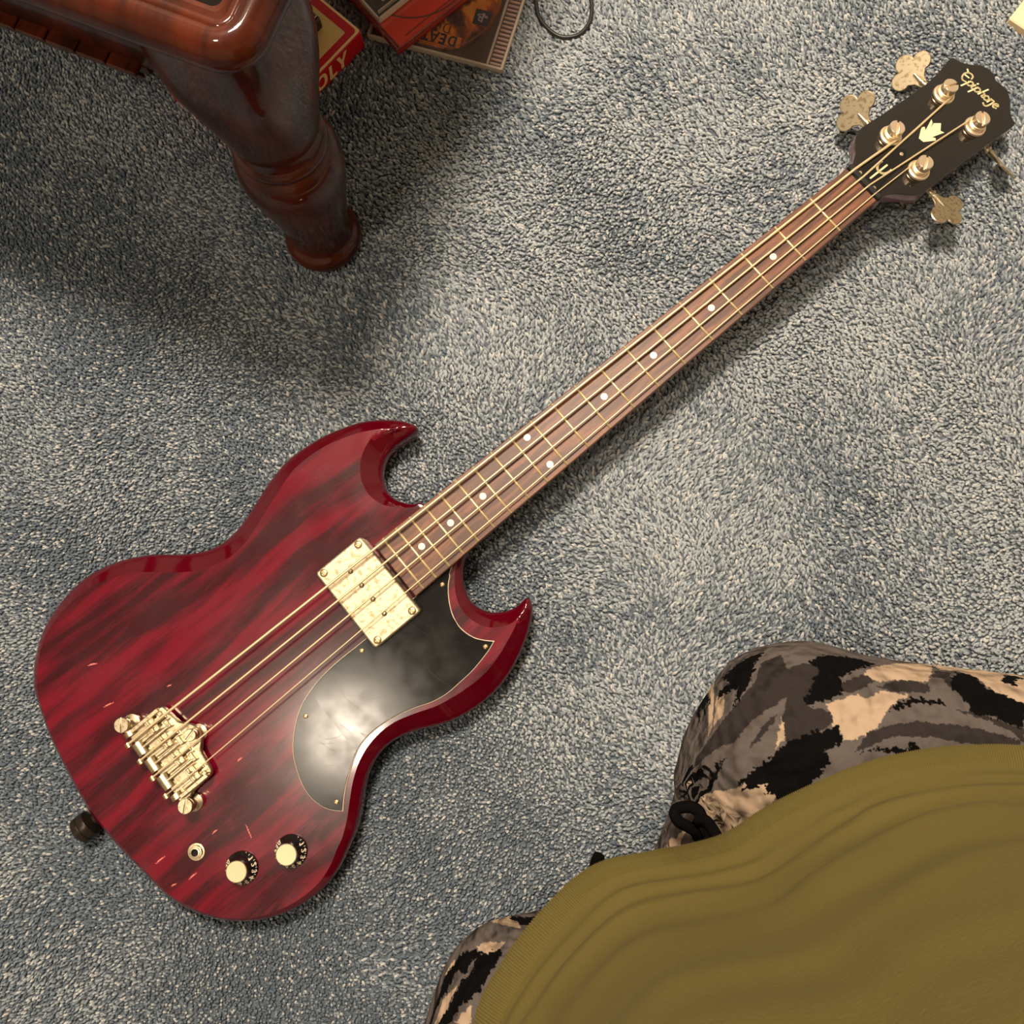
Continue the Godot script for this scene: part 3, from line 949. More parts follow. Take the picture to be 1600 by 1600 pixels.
func make_bridge(root: Node3D) -> void:
	# a three-point casting: ears on studs at both ends and in front, four saddles, a rounded bar that holds the string ends
	var m := mb()
	var lo := -0.0075
	var plan := spline(pts([777, 39.5, 772.5, 36, 771, 26, 769.5, 18, 763, 11, 759.5, 3, 763, -6, 769.5, -13, 771, -22, 772.5, -32, 777, -35.5, 790, -36, 800, -37.5, 806, -42, 811, -43, 812, -38, 810, -33, 810.5, 0, 811.5, 34, 814, 44, 812, 49, 806, 47.5, 800, 41]), 3)
	rings(m, [ring_at(plan, lo), ring_at(plan, lo + 0.0052), ring_at(inset(plan, 0.0008), lo + 0.006)], [false, true])
	var base := put("bridge", m, M.nickel, root)
	m = mb()
	var y1 := 0.0046
	# end walls, ribs between the saddles and the notched front wall
	for w in [[37.6, 4.2], [20.6, 2.6], [2.8, 2.6], [-15.6, 2.6], [-34.0, 4.2]]:
		bbox(m, Vector3(0.030, y1 - lo - 0.005, w[1] * 0.001), Vector3(0.7905, (y1 + lo + 0.005) / 2, w[0] * 0.001), 0.0007)
	for w in [[33.5, 4.0], [22.6, 7.6], [4.6, 8.4], [-13.6, 8.4], [-31.2, 3.6]]:
		bbox(m, Vector3(0.0042, y1 - lo - 0.005, w[1] * 0.001), Vector3(0.7766, (y1 + lo + 0.005) / 2, w[0] * 0.001), 0.0006)
	put("bridge_frame", m, M.nickel, base)
	# anchor bar in five rounded pieces, the string ends caught in the gaps
	for s in [[39.5, 34.8], [27.0, 15.2], [9.6, -3.0], [-8.6, -22.0], [-28.6, -33.6]]:
		m = mb()
		var p := PackedVector3Array([Vector3(0.8085, 0.0, s[0] * 0.001), Vector3(0.8085, 0.0, s[1] * 0.001)])
		tube(m, p, 0.0056, 0.0056, 18)
		put("anchor_bar", m, M.nickel, base)
	var vb := [30.2, 12.4, -5.9, -25.2]
	for k in 4:
		m = mb()
		tube(m, PackedVector3Array([Vector3(0.8155, 0.001, vb[k] * 0.001 - 0.0022), Vector3(0.8155, 0.001, vb[k] * 0.001 + 0.0022)]), 0.0028, 0.0028, 14)
		put("ball_end", m, M.screw, base)
		# saddle: a block with a tall grooved middle, its length screw in front
		m = mb()
		var sx: float = [0.788, 0.7865, 0.7870, 0.7845][k]
		var z: float = [29.5, 12.0, -6.2, -25.2][k] * 0.001
		bbox(m, Vector3(0.0095, 0.0085, 0.0128), Vector3(sx, 0.0005, z), 0.0006)
		bbox(m, Vector3(0.0030, 0.0036, 0.0050), Vector3(sx + 0.0006, 0.0060, z + 0.0038), 0.0007)
		bbox(m, Vector3(0.0030, 0.0036, 0.0050), Vector3(sx + 0.0006, 0.0060, z - 0.0038), 0.0007)
		tube(m, PackedVector3Array([Vector3(sx - 0.004, 0.0012, z), Vector3(0.775, 0.0012, z)]), 0.0013, 0.0013, 8)
		bbox(m, Vector3(0.0125, 0.004, 0.0030), Vector3(sx + 0.009, 0.0008, z - 0.0045), 0.0005)
		put("saddle", m, M.nickel, base)
	for k in 3:
		m = mb()
		var r: float = [0.0066, 0.0066, 0.0054][k]
		lathe(m, [Vector2(0.0078, -0.0130), Vector2(0.0078, -0.0110), Vector2(0.0060, -0.0105), Vector2(0.0034, -0.0100), Vector2(0.0034, lo + 0.005), Vector2(r * 0.92, lo + 0.0062), Vector2(r * 0.92, 0.0040), Vector2(r * 0.6, 0.0045), Vector2(r * 0.6, 0.0060), Vector2(r, 0.0066)], 28)
		slotted(m, r, 0.0066, 0.0098, Vector3.ZERO, [2.2, 2.4, 2.9][k])
		var st := put("stud", m, M.nickel, base)
		st.position = Vector3([0.8068, 0.8045, 0.7652][k], 0, [0.0464, -0.0434, 0.0015][k])

# ---------------------------------------------------------------- the table
func make_table() -> void:
	var g := noise(41, 1.0, 4)
	var f := noise(42, 1.0, 2)
	var wood := func(x: int, y: int) -> Color:
		var a := g.get_noise_2d(x * 0.03, y * 0.010)
		var b := f.get_noise_2d(x * 0.30, y * 0.02)
		return Color(0.150, 0.046, 0.014).lerp(Color(0.33, 0.118, 0.032), smoothstep(-0.7, 0.8, a + 0.35 * b))
	var w := mat(Color.WHITE, 0.4)
	w.albedo_texture = tex(paint(512, 512, wood))
	w.clearcoat_enabled = true
	w.clearcoat = 0.6
	w.clearcoat_roughness = 0.06
	w.metallic_specular = 0.2
	M.wood = w
	var wt: StandardMaterial3D = w.duplicate()
	tri_map(wt, 1.6)
	wt.uv1_offset = Vector3(0.7, 0.2, 0.6)
	var glass := mat(rgb8(24, 22, 20), 0.06)
	glass.metallic_specular = 0.3
	var ax := Vector3(0.926, 0, 0.378).normalized()
	var az := Vector3(-0.378, 0, 0.926).normalized()
	var root := thing("coffee_table", "low dark cherry wood table with rounded rim and turned leg", "table", Transform3D(Basis(ax, Vector3.UP, az), Vector3(-0.2149, 0, -0.3937)))
	var xo := 0.064
	var zo := 0.046
	var splay := Vector2(0.378, 0.926) * 0.075
	var lx := 1.0
	var lz := 0.56
	# rim: profile of (inset, height) run round a rounded rectangle
	var m := mb()
	var list := []
	var prof := [[0.024, 0.3755], [0.006, 0.3755], [0.0015, 0.3775], [0.0, 0.3815], [0.0006, 0.3865], [0.0024, 0.3915], [0.0055, 0.3960], [0.0095, 0.3988], [0.0135, 0.3998], [0.0170, 0.3992], [0.0190, 0.3975], [0.0196, 0.3955]]
	var prof2 := [[0.0196, 0.3955], [0.0207, 0.3963], [0.0230, 0.3965], [0.0250, 0.3952], [0.0285, 0.3915], [0.0320, 0.3885], [0.0350, 0.3880], [0.0355, 0.380]]
	for p in prof: list.push_back(ring_at(rim(xo, zo, lx, lz, p[0]), p[1]))
	rings(m, list, [], false, false)
	put("rim", m, wt, root)
	m = mb()
	list = []
	for p in prof2: list.push_back(ring_at(rim(xo, zo, lx, lz, p[0]), p[1]))
	rings(m, list, [true, false, false, false, false, true, true], false, false)
	put("inner_bead", m, wt, root)
	m = mb()
	plate(m, rim(xo, zo, lx, lz, 0.032), 0.368, 0.3835)
	put("top_panel", m, glass, root).set_meta("label", "dark glossy inset top panel")
	# apron boards on the two sides that show, and behind
	var ih := 0.024
	for k in 4:
		m = mb()
		if k < 2: bbox(m, Vector3(lx - 2.0 * xo - 0.08, 0.070, 0.018), Vector3(xo - lx / 2, 0.330, (zo - ih - 0.009) if k == 0 else (zo - lz + ih + 0.009)), 0.001)
		else: bbox(m, Vector3(0.018, 0.070, lz - 2.0 * zo - 0.08), Vector3((xo - 0.032 - 0.009) if k == 2 else (xo - lx + 0.032 + 0.009), 0.330, zo - lz / 2), 0.001)
		put("apron", m, wt, root)
	# carved moulding along the lower edge: fluted blocks with notches between
	for k in 24:
		m = mb()
		var x := -0.058 - 0.0236 * k
		bbox(m, Vector3(0.0222, 0.0055, 0.016), Vector3(x - 0.0115, 0.2975, zo - ih + 0.001), 0.001)
		for c in 3: bbox(m, Vector3(0.0214, 0.0036, 0.0040), Vector3(x - 0.0115, 0.2875 + 0.0042 * (c % 2), zo - ih - 0.0045 + 0.0048 * c - 0.002), 0.0012)
		put("moulding_block", m, wt, root)
	m = mb()
	bbox(m, Vector3(0.60, 0.010, 0.014), Vector3(-0.058 - 0.30, 0.2870, zo - ih - 0.008), 0.001)
	put("moulding_strip", m, wt, root)
	# legs: a block under each corner that rounds down into the turned foot
	for k in 4:
		var lp := Vector3([0.0, -(lx - 2.0 * xo), 0.0, -(lx - 2.0 * xo)][k], 0, [0.0, 0.0, -(lz - 2.0 * zo), -(lz - 2.0 * zo)][k])
		var leg := Node3D.new()
		leg.name = "leg" if k == 0 else "leg_%03d" % k
		root.add_child(leg, true)
		leg.position = lp
		leg.basis = Basis(Quaternion(Vector3.UP, Vector3(-splay.x if k % 2 == 0 else splay.x, 1, -splay.y if k < 2 else splay.y).normalized()))
		m = mb()
		list = []
		for q in [[0.190, 0.0345, 2.0], [0.194, 0.0375, 2.1], [0.208, 0.0395, 2.3], [0.224, 0.0415, 2.6], [0.242, 0.0440, 3.2], [0.262, 0.0464, 3.8], [0.280, 0.0480, 4.4], [0.296, 0.0485, 4.6], [0.320, 0.0485, 4.6], [0.376, 0.0485, 4.6]]:
			var ring := PackedVector2Array()
			for i in 48:
				var d := Vector2.from_angle(TAU * i / 48.0)
				var r: float = q[1] / pow(pow(absf(d.x), q[2]) + pow(absf(d.y), q[2]), 1.0 / q[2])
				ring.push_back(d * r)
			list.push_back(ring_at(ring, q[0]))
		rings(m, list)
		put("block", m, wt, leg)
		m = mb()
		lathe(m, [Vector2(0, 0.0), Vector2(0.029, 0.0), Vector2(0.0345, 0.004), Vector2(0.0372, 0.010), Vector2(0.0368, 0.016), Vector2(0.0340, 0.0215), Vector2(0.0315, 0.0235), Vector2(0.0300, 0.0265), Vector2(0.0300, 0.036), Vector2(0.0308, 0.048), Vector2(0.0318, 0.058), Vector2(0.0335, 0.064), Vector2(0.0350, 0.074), Vector2(0.0385, 0.092), Vector2(0.0425, 0.112), Vector2(0.0452, 0.130), Vector2(0.0460, 0.143), Vector2(0.0450, 0.154), Vector2(0.0425, 0.1625), Vector2(0.0395, 0.1675), Vector2(0.0382, 0.1685), Vector2(0.0392, 0.1705), Vector2(0.0400, 0.1740), Vector2(0.0392, 0.1775), Vector2(0.0376, 0.1790), Vector2(0.0360, 0.1800), Vector2(0.0345, 0.1860), Vector2(0.0340, 0.1930), Vector2(0, 0.1930)], 48, Vector3.ZERO, Basis(), Vector2(0.4, 2.0))
		put("turned_foot", m, wt, leg)

func rim(xo: float, zo: float, lx: float, lz: float, d: float) -> PackedVector2Array:
	return round_rect(lx / 2 - d, lz / 2 - d, maxf(0.030 - d, 0.006), 6, Vector2(xo - lx / 2, zo - lz / 2))

# ---------------------------------------------------------------- things by the table leg
func make_clutter() -> void:
	# the game box: red lid with a cream panel, lettering on its long side
	var a := Vector3(-0.1795, 0, -0.5986)
	var b := Vector3(-0.2920, 0, -0.4731)
	var d1 := (a - b).normalized()
	var d2 := Vector3(d1.z, 0, -d1.x)
	var len_ := a.distance_to(b)
	var hgt := 0.028
	var dep := 0.11
	var red := mat(rgb8(200, 18, 30), 0.45)
	var cream := mat(rgb8(226, 190, 120), 0.5)
	var pale := mat(rgb8(250, 214, 150), 0.5)
	var root := thing("game_box", "flat red and cream cardboard game box lying under the table behind its leg", "box", Transform3D(Basis(d1, Vector3.UP, -d2), b))
	var m := mb()
	bbox(m, Vector3(len_, hgt - 0.001, dep), Vector3(len_ / 2, (hgt - 0.001) / 2 + 0.0005, -dep / 2), 0.0015)
	put("lid", m, red, root)
	m = mb()
	# cream line round the lid's edge, rounded at the corners, then the cream field inside a red band
	rings(m, [ring_at(round_rect(len_ / 2 - 0.0005, dep / 2 - 0.0005, 0.003, 4, Vector2(len_ / 2, -dep / 2)), hgt - 0.0006), ring_at(round_rect(len_ / 2 - 0.0005, dep / 2 - 0.0005, 0.003, 4, Vector2(len_ / 2, -dep / 2)), hgt - 0.0003)])
	put("border_line", m, pale, root)
	m = mb()
	rings(m, [ring_at(round_rect(len_ / 2 - 0.0030, dep / 2 - 0.0030, 0.004, 4, Vector2(len_ / 2, -dep / 2)), hgt - 0.0004), ring_at(round_rect(len_ / 2 - 0.0030, dep / 2 - 0.0030, 0.004, 4, Vector2(len_ / 2, -dep / 2)), hgt)])
	put("lid_band", m, red, root)
	m = mb()
	rings(m, [ring_at(round_rect(len_ / 2 - 0.012, dep / 2 - 0.010, 0.001, 2, Vector2(len_ / 2, -dep / 2)), hgt - 0.0002), ring_at(round_rect(len_ / 2 - 0.012, dep / 2 - 0.010, 0.001, 2, Vector2(len_ / 2, -dep / 2)), hgt + 0.0003)])
	put("lid_panel", m, cream, root)
	m = mb()
	letters(m, "OLY", 0.0245, Vector3(len_ - 0.0475, 0.0135, 0.0001), Vector3(1, 0, 0), Vector3(0.18, 1, 0), 0.0006)
	put("side_lettering", m, pale, root)

	# a clear disc case flat on the carpet, the printed disc inside it
	var ca := Vector3(-0.0415, 0, -0.5651)
	var cb := Vector3(-0.1775, 0, -0.6060)
	var ex := (ca - cb).normalized()
	var ez := Vector3(ex.z, 0, -ex.x)     # away from the viewer, towards the top of the picture
	var clear := mat(Color(1, 1, 1, 0.03), 0.06)
	clear.transparency = BaseMaterial3D.TRANSPARENCY_ALPHA
	var edge := mat(rgb8(240, 222, 200), 0.18)
	edge.transparency = BaseMaterial3D.TRANSPARENCY_ALPHA
	edge.albedo_color.a = 0.72
	var tray := mat(rgb8(84, 48, 38), 0.3)
	var rib_m := mat(rgb8(205, 165, 150), 0.25)
	var case1 := thing("disc_case", "clear plastic disc case with a ribbed hinge strip lying flat on the carpet", "disc case", Transform3D(Basis(ex, Vector3.UP, -ez), cb))
	var cw := 0.142
	var cd := 0.125
	m = mb()
	bbox(m, Vector3(cw - 0.003, 0.0040, cd - 0.003), Vector3(cw / 2, 0.0032, -cd / 2), 0.0008)
	put("tray", m, tray, case1)
	m = mb()
	for q in [[cw / 2, -0.0012, cw, 0.0024], [cw / 2, -cd + 0.0012, cw, 0.0024], [cw - 0.0012, -cd / 2, 0.0024, cd], [0.0012, -cd / 2, 0.0024, cd]]: bbox(m, Vector3(q[2], 0.0085, q[3]), Vector3(q[0], 0.0052, q[1]), 0.0005)
	put("edge_frame", m, edge, case1)
	m = mb()
	bbox(m, Vector3(0.0022, 0.0040, cd - 0.006), Vector3(cw - 0.0165, 0.0068, -cd / 2), 0.0005)
	put("hinge_bar", m, edge, case1)
	for k in 26:
		m = mb()
		bbox(m, Vector3(0.0115, 0.0026, 0.0024), Vector3(cw - 0.0088, 0.0062, -0.006 - 0.0046 * k), 0.0006)
		put("rib", m, rib_m, case1)
	m = mb()
	bbox(m, Vector3(cw - 0.001, 0.0011, cd - 0.001), Vector3(cw / 2, 0.0103, -cd / 2), 0.0004)
	put("lid", m, clear, case1)
	# printed disc: an orange figure of flame on dark brown, its lettering upside down to the viewer
	var fl := noise(51, 1.0, 4)
	var prn := func(x: int, y: int) -> Color:
		var u := x / 512.0 - 0.5
		var v := y / 512.0 - 0.5
		var t := fl.get_noise_2d(u * 5.0 + 2.0, v * 5.0 - u * 3.0)
		var c := Color(0.24, 0.12, 0.085).lerp(Color(0.46, 0.20, 0.10), smoothstep(-0.2, 0.5, fl.get_noise_2d(u * 14.0, v * 14.0)))
		var lick := smoothstep(0.19, 0.05, absf(u + 0.62 * v - 0.39 + 0.14 * t)) * smoothstep(0.50, 0.40, v)
		return c.lerp(Color(1.0, 0.42, 0.05).lerp(Color(1.0, 0.66, 0.18), clampf(t + 0.4, 0, 1)), clampf(lick * (0.75 + t), 0.0, 1.0))
	var pm := mat(Color.WHITE, 0.25)
	pm.albedo_texture = tex(paint(512, 512, prn))
	var mid := Vector3(0.0615, 0.0056, -cd / 2)
	var disc := thing("game_disc", "brown and orange printed game disc inside the clear disc case", "disc", case1.transform * Transform3D(Basis(), mid))
	m = mb()
	lathe(m, [Vector2(0.0075, 0.0), Vector2(0.0592, 0.0), Vector2(0.0592, 0.0012), Vector2(0.0075, 0.0012), Vector2(0.0075, 0.0)], 72)
	for i in m.u.size(): m.u[i] = Vector2(m.v[i].x / 0.12 + 0.5, m.v[i].z / 0.12 + 0.5)
	put("disc_body", m, pm, disc)
	m = mb()
	lathe(m, [Vector2(0.0555, 0.0012), Vector2(0.0555, 0.00145), Vector2(0.0563, 0.00145), Vector2(0.0563, 0.0012)], 72)
	put("outer_ring", m, mat(rgb8(150, 86, 50), 0.3), disc)
	var dark := mat(rgb8(26, 20, 22), 0.4)
	var orange := mat(rgb8(248, 132, 30), 0.4)
	m = mb()
	bbox(m, Vector3(0.0165, 0.0003, 0.0165), Vector3(0.0445, 0.0014, 0.0125), 0.0, Basis(Vector3.UP, 0.02))
	put("logo_square", m, dark, disc)
	m = mb()
	# the emblem in the square: an upright P over a lying S, read from the far side
	var lc := Vector3(0.0445, 0, 0.0125)
	for part in [[[0.6, -4.6, 0.6, 4.4], 0.0014], [[0.6, 4.2, -2.6, 3.4, -3.2, 1.6, -2.4, 0.2, -0.8, 0.4], 0.0013], [[0.0, -1.8, 4.6, -0.6, 5.2, -2.0, 1.8, -3.0], 0.0009], [[1.8, -4.2, -4.6, -2.6, -5.0, -1.4, -1.6, -0.8], 0.0009]]:
		var p := PackedVector2Array()
		for i in range(0, part[0].size(), 2): p.push_back(Vector2(lc.x + part[0][i] * 0.001, lc.z + part[0][i + 1] * 0.001))
		stroke(m, p, part[1], 0.0013, 0.0018)
	put("logo_emblem", m, mat(rgb8(206, 180, 190), 0.4), disc)
	m = mb()
	letters(m, "DEAT", 0.0155, Vector3(0.0095, 0.0014, 0.0445), Vector3(-1, 0, 0), Vector3(0, 0, 1), 0.0004)
	put("title_lettering", m, dark, disc)
	m = mb()
	bbox(m, Vector3(0.046, 0.0003, 0.0115), Vector3(0.0085, 0.00125, 0.0445))
	for c in 2: bbox(m, Vector3(0.036 - 0.010 * c, 0.0003, 0.0011), Vector3(0.004, 0.00125, 0.0520 + 0.0020 * c))
	put("title_panel", m, orange, disc)
	m = mb()
	letters(m, "Dun", 0.0150, Vector3(0.0050, 0.0014, 0.0325), Vector3(-1, 0, 0), Vector3(0, 0, 1), 0.0004, false)
	put("subtitle_lettering", m, mat(rgb8(120, 52, 18), 0.4), disc)

	# a red see-through case lying askew over its corner, a clear one on top of that
	var ra := Vector3(-0.1438, 0, -0.5818)
	var rx := Vector3(0.766, 0, -0.643).normalized()
	var rz := Vector3(rx.z, 0, -rx.x)
	var redp := mat(Color(0.93, 0.10, 0.03, 0.86), 0.12)
	redp.clearcoat_enabled = true
	redp.clearcoat_roughness = 0.05
	var case2 := thing("red_disc_case", "bright red plastic disc case lying askew on the clear disc case", "disc case", Transform3D(Basis(rx, Vector3.UP, -rz) * Basis(Vector3(1, 0, 0), 0.0), ra + Vector3(0, 0.0110, 0)))
	m = mb()
	bbox(m, Vector3(cw, 0.0045, cd), Vector3(cw / 2, 0.0023, -cd / 2), 0.0008)
	put("back_shell", m, mat(rgb8(150, 14, 12), 0.15), case2)
	m = mb()
	bbox(m, Vector3(cw - 0.016, 0.0040, cd - 0.004), Vector3(cw / 2 - 0.004, 0.0066, -cd / 2 - 0.0010), 0.0006)
	put("tray", m, mat(rgb8(255, 58, 12), 0.18), case2)
	m = mb()
	bbox(m, Vector3(cw - 0.03, 0.0007, 0.0006), Vector3(cw / 2, 0.0089, -0.0075))
	lathe(m, [Vector2(0.0590, 0.0086), Vector2(0.0590, 0.0090), Vector2(0.0605, 0.0090), Vector2(0.0605, 0.0086)], 64, Vector3(cw / 2, 0, -cd / 2 - 0.001))
	put("tray_groove", m, mat(rgb8(110, 14, 8), 0.3), case2)
	m = mb()
	for q in [[0.0007, -cd / 2, 0.0014, cd], [cw / 2, -0.0007, cw, 0.0014]]: bbox(m, Vector3(q[2], 0.0060, q[3]), Vector3(q[0], 0.0066, q[1]), 0.0003)
	var redc := mat(Color(0.75, 0.25, 0.2, 0.35), 0.08)
	redc.transparency = BaseMaterial3D.TRANSPARENCY_ALPHA
	put("edge_frame", m, redc, case2)
	m = mb()
	bbox(m, Vector3(cw, 0.0009, cd), Vector3(cw / 2, 0.0101, -cd / 2), 0.0003)
	put("lid", m, clear, case2)
	var case3 := thing("clear_disc_case", "clear plastic disc case with a bright spine topping the red disc case", "disc case", Transform3D(Basis(rx, Vector3.UP, -rz), ra + rx * 0.0035 + rz * 0.0325 + Vector3(0, 0.0216, 0)))
	m = mb()
	bbox(m, Vector3(cw - 0.002, 0.0030, cd - 0.002), Vector3(cw / 2, 0.0016, -cd / 2), 0.0006)
	put("tray", m, mat(rgb8(74, 62, 58), 0.2), case3)
	m = mb()
	for q in [[0.0010, -cd / 2, 0.0020, cd], [cw / 2, -0.0010, cw, 0.0020], [cw / 2, -0.0075, cw - 0.01, 0.0012]]: bbox(m, Vector3(q[2], 0.0070, q[3]), Vector3(q[0], 0.0040, q[1]), 0.0004)
	put("edge_frame", m, edge, case3)
	m = mb()
	bbox(m, Vector3(cw - 0.02, 0.0030, 0.0050), Vector3(cw / 2 + 0.006, 0.0050, -0.0165), 0.0008)
	put("bright_spine", m, mat(rgb8(236, 226, 204), 0.3), case3)
	m = mb()
	bbox(m, Vector3(cw, 0.0009, cd), Vector3(cw / 2, 0.0079, -cd / 2), 0.0003)
	put("lid", m, clear, case3)

	# a black case half hidden by the leg, standing on the game box
	var bc := thing("black_case", "black plastic case lying on the game box behind the table leg", "case", Transform3D(Basis(d1, Vector3.UP, -d2), b + d1 * 0.055 + d2 * 0.030 + Vector3(0, hgt + 0.0004, 0)))
	m = mb()
	bbox(m, Vector3(0.092, 0.015, 0.075), Vector3(0.046, 0.0075, -0.0375), 0.0016)
	put("shell", m, mat(rgb8(24, 21, 20), 0.3), bc)
	m = mb()
	bbox(m, Vector3(0.090, 0.0006, 0.0012), Vector3(0.046, 0.0152, -0.004))
	put("seam", m, mat(rgb8(196, 186, 168), 0.3), bc)

	# loop of black cable
	m = mb()
	var cp := PackedVector2Array([Vector2(-0.012, -0.74), Vector2(-0.010, -0.69), Vector2(-0.0085, -0.655), Vector2(-0.0055, -0.627), Vector2(0.0030, -0.6130), Vector2(0.0130, -0.6045), Vector2(0.0235, -0.6018), Vector2(0.0360, -0.6050), Vector2(0.0452, -0.6160), Vector2(0.0482, -0.6285), Vector2(0.0475, -0.6430), Vector2(0.041, -0.67), Vector2(0.02, -0.70)])
	var path := PackedVector3Array()
	for q in spline(cp, 6, false): path.push_back(Vector3(q.x, 0.0046, q.y))
	tube(m, path, 0.0021, 0.0021, 12)
	tag(put("cable", m, mat(rgb8(30, 27, 25), 0.4)), "thin black cable looping on the carpet beside the disc cases", "cable")

	# corner of a cream box at the edge of the carpet
	m = mb()
	var c0 := Vector3(0.4560, 0, -0.6080)
	var cx := Vector3(0.78, 0, 0.62).normalized()
	bbox(m, Vector3(0.16, 0.010, 0.11), c0 + cx * 0.08 + Vector3(cx.z, 0, -cx.x) * 0.055 + Vector3(0, 0.0055, 0), 0.0012, Basis(cx, Vector3.UP, Vector3(-cx.z, 0, cx.x)))
	tag(put("cream_booklet", m, mat(rgb8(240, 214, 172), 0.6)), "cream coloured booklet lying on the carpet beyond the bass headstock", "booklet")

# ---------------------------------------------------------------- the person
const PRINT := [
	[1, 181, -3, 183, 17, 199, 12, 208, 16, 204, 24, 191, 45, 208, 48, 207, 57, 196, 63, 174, 72, 174, 54, 179, 39, 162, 50, 151, 60, 142, 72, 128, 78, 103, 98, 99, 85, 119, 66, 139, 48, 159, 26, 163, 7],
	[1, 149, 77, 163, 57, 171, 51, 167, 58, 154, 73],
	[1, 247, 31, 267, 26, 288, 29, 286, 35, 276, 35, 259, 35],
	[1, 222, 76, 231, 63, 248, 58, 268, 55, 303, 58, 339, 68, 329, 73, 299, 70, 279, 66, 260, 65, 248, 66],
	[1, 297, 47, 310, 48, 342, 60, 339, 70, 334, 62, 318, 54],
	[1, 220, 28, 239, 22, 247, 27, 229, 35, 220, 35],
	[2, 95, 8, 104, -1, 116, -4, 114, 1, 106, 11, 116, 58, 113, 65, 94, 17],
	[2, 115, 34, 129, 33, 130, 50, 118, 58],
	[2, 174, 53, 174, 67, 166, 76, 169, 67],
	[2, 205, 43, 231, 36, 224, 67, 214, 69, 213, 61, 207, 58, 208, 50],
	[2, 113, 117, 132, 111, 143, 104, 150, 97, 159, 95, 165, 105, 165, 118, 151, 131, 130, 153, 109, 142, 99, 129],
	[2, 57, 150, 84, 149, 101, 142, 89, 152, 73, 160],
	[2, 240, 22, 250, 14, 273, 2, 310, -10, 289, 28, 280, 27, 268, 26, 248, 27],
	[2, 210, 44, 228, 36, 236, 40, 248, 34, 270, 37, 261, 40, 251, 46, 244, 53, 240, 59, 226, 66, 214, 69, 214, 61, 208, 57],
	[2, 310, -12, 343, -8, 364, -3, 378, 13, 356, 43, 345, 41, 331, 31, 329, 21, 319, 9, 306, 8],
	[3, 141, -1, 153, -10, 167, -15, 158, 7, 156, 24, 147, 37, 140, 47, 144, 29, 132, 32, 118, 36, 121, 28, 134, 23, 122, 13, 130, 9],
	[3, 200, 11, 217, 0, 245, 0, 257, 7, 238, 16, 222, 25, 220, 34, 204, 42, 199, 42, 191, 46, 191, 40, 200, 28, 207, 18],
	[3, 210, 57, 213, 65, 212, 71, 201, 76, 203, 83, 197, 90, 186, 103, 177, 109, 166, 116, 165, 106, 158, 110, 161, 100, 153, 103, 143, 108, 148, 99, 141, 103, 150, 92, 159, 85, 169, 76, 175, 70, 184, 67, 196, 62, 206, 61],
	[3, 88, 129, 105, 108, 119, 96, 135, 84, 119, 105, 113, 114, 101, 128, 113, 122, 94, 135],
	[3, 73, 117, 85, 98, 97, 90, 103, 99, 92, 114],
	[3, 84, 17, 95, 3, 94, 17, 108, 39, 94, 28, 101, 45, 84, 27, 91, 48, 77, 32],
	[1, 294, 20, 303, 10, 311, 13, 308, 28, 302, 31, 302, 25],
	[3, 318, 11, 330, 17, 329, 31, 339, 37, 351, 43, 342, 60, 326, 53, 310, 49, 307, 38, 303, 31],
	[3, 250, 48, 260, 42, 274, 39, 293, 41, 290, 44, 273, 42, 261, 46],
	[3, 221, 77, 235, 74, 248, 73, 258, 75, 261, 69, 265, 69, 268, 75, 272, 76, 260, 80, 247, 76, 235, 75],
	[3, 346, 24, 361, 8, 368, 12, 371, 15, 358, 22, 355, 31, 352, 30],
	[2, -86, 193, -71, 184, -38, 181, -27, 194, -27, 198, -39, 198, -62, 194],
	[3, -38, 184, -18, 179, -16, 192, -24, 193, -31, 190],
	[2, -62, 221, -55, 216, -36, 214, -43, 223, -51, 226, -59, 224],
	[3, -38, 220, -40, 232, -47, 245, -50, 252, -56, 258, -65, 263, -75, 278, -94, 281, -85, 271, -72, 249, -62, 241, -60, 225, -53, 226],
	[2, -100, 248, -88, 233, -84, 236, -88, 243],
	[2, -99, 282, -93, 263, -73, 250, -80, 259, -85, 271, -94, 281],
	[2, -69, 276, -64, 269, -57, 262, -56, 273],
	[3, -97, 247, -85, 236, -83, 231, -73, 225, -63, 223, -58, 227, -64, 232, -68, 243, -78, 240, -84, 250, -90, 258, -96, 263, -105, 275, -108, 285, -113, 286, -106, 270, -100, 253],
]

const HEM := [-0.050, 0.200, 0.262, -0.028, 0.203, 0.215, 0.004, 0.206, 0.176, 0.034, 0.208, 0.152, 0.072, 0.208, 0.143, 0.099, 0.208, 0.138, 0.124, 0.210, 0.130, 0.152, 0.213, 0.112, 0.184, 0.216, 0.096, 0.221, 0.218, 0.081, 0.257, 0.218, 0.073, 0.290, 0.217, 0.070, 0.330, 0.214, 0.071, 0.400, 0.190, 0.085, 0.480, 0.150, 0.130, 0.560, 0.100, 0.240, 0.580, 0.060, 0.400, 0.520, 0.040, 0.560, 0.380, 0.040, 0.660, 0.220, 0.050, 0.660, 0.090, 0.090, 0.580, 0.000, 0.140, 0.460, -0.045, 0.180, 0.350]

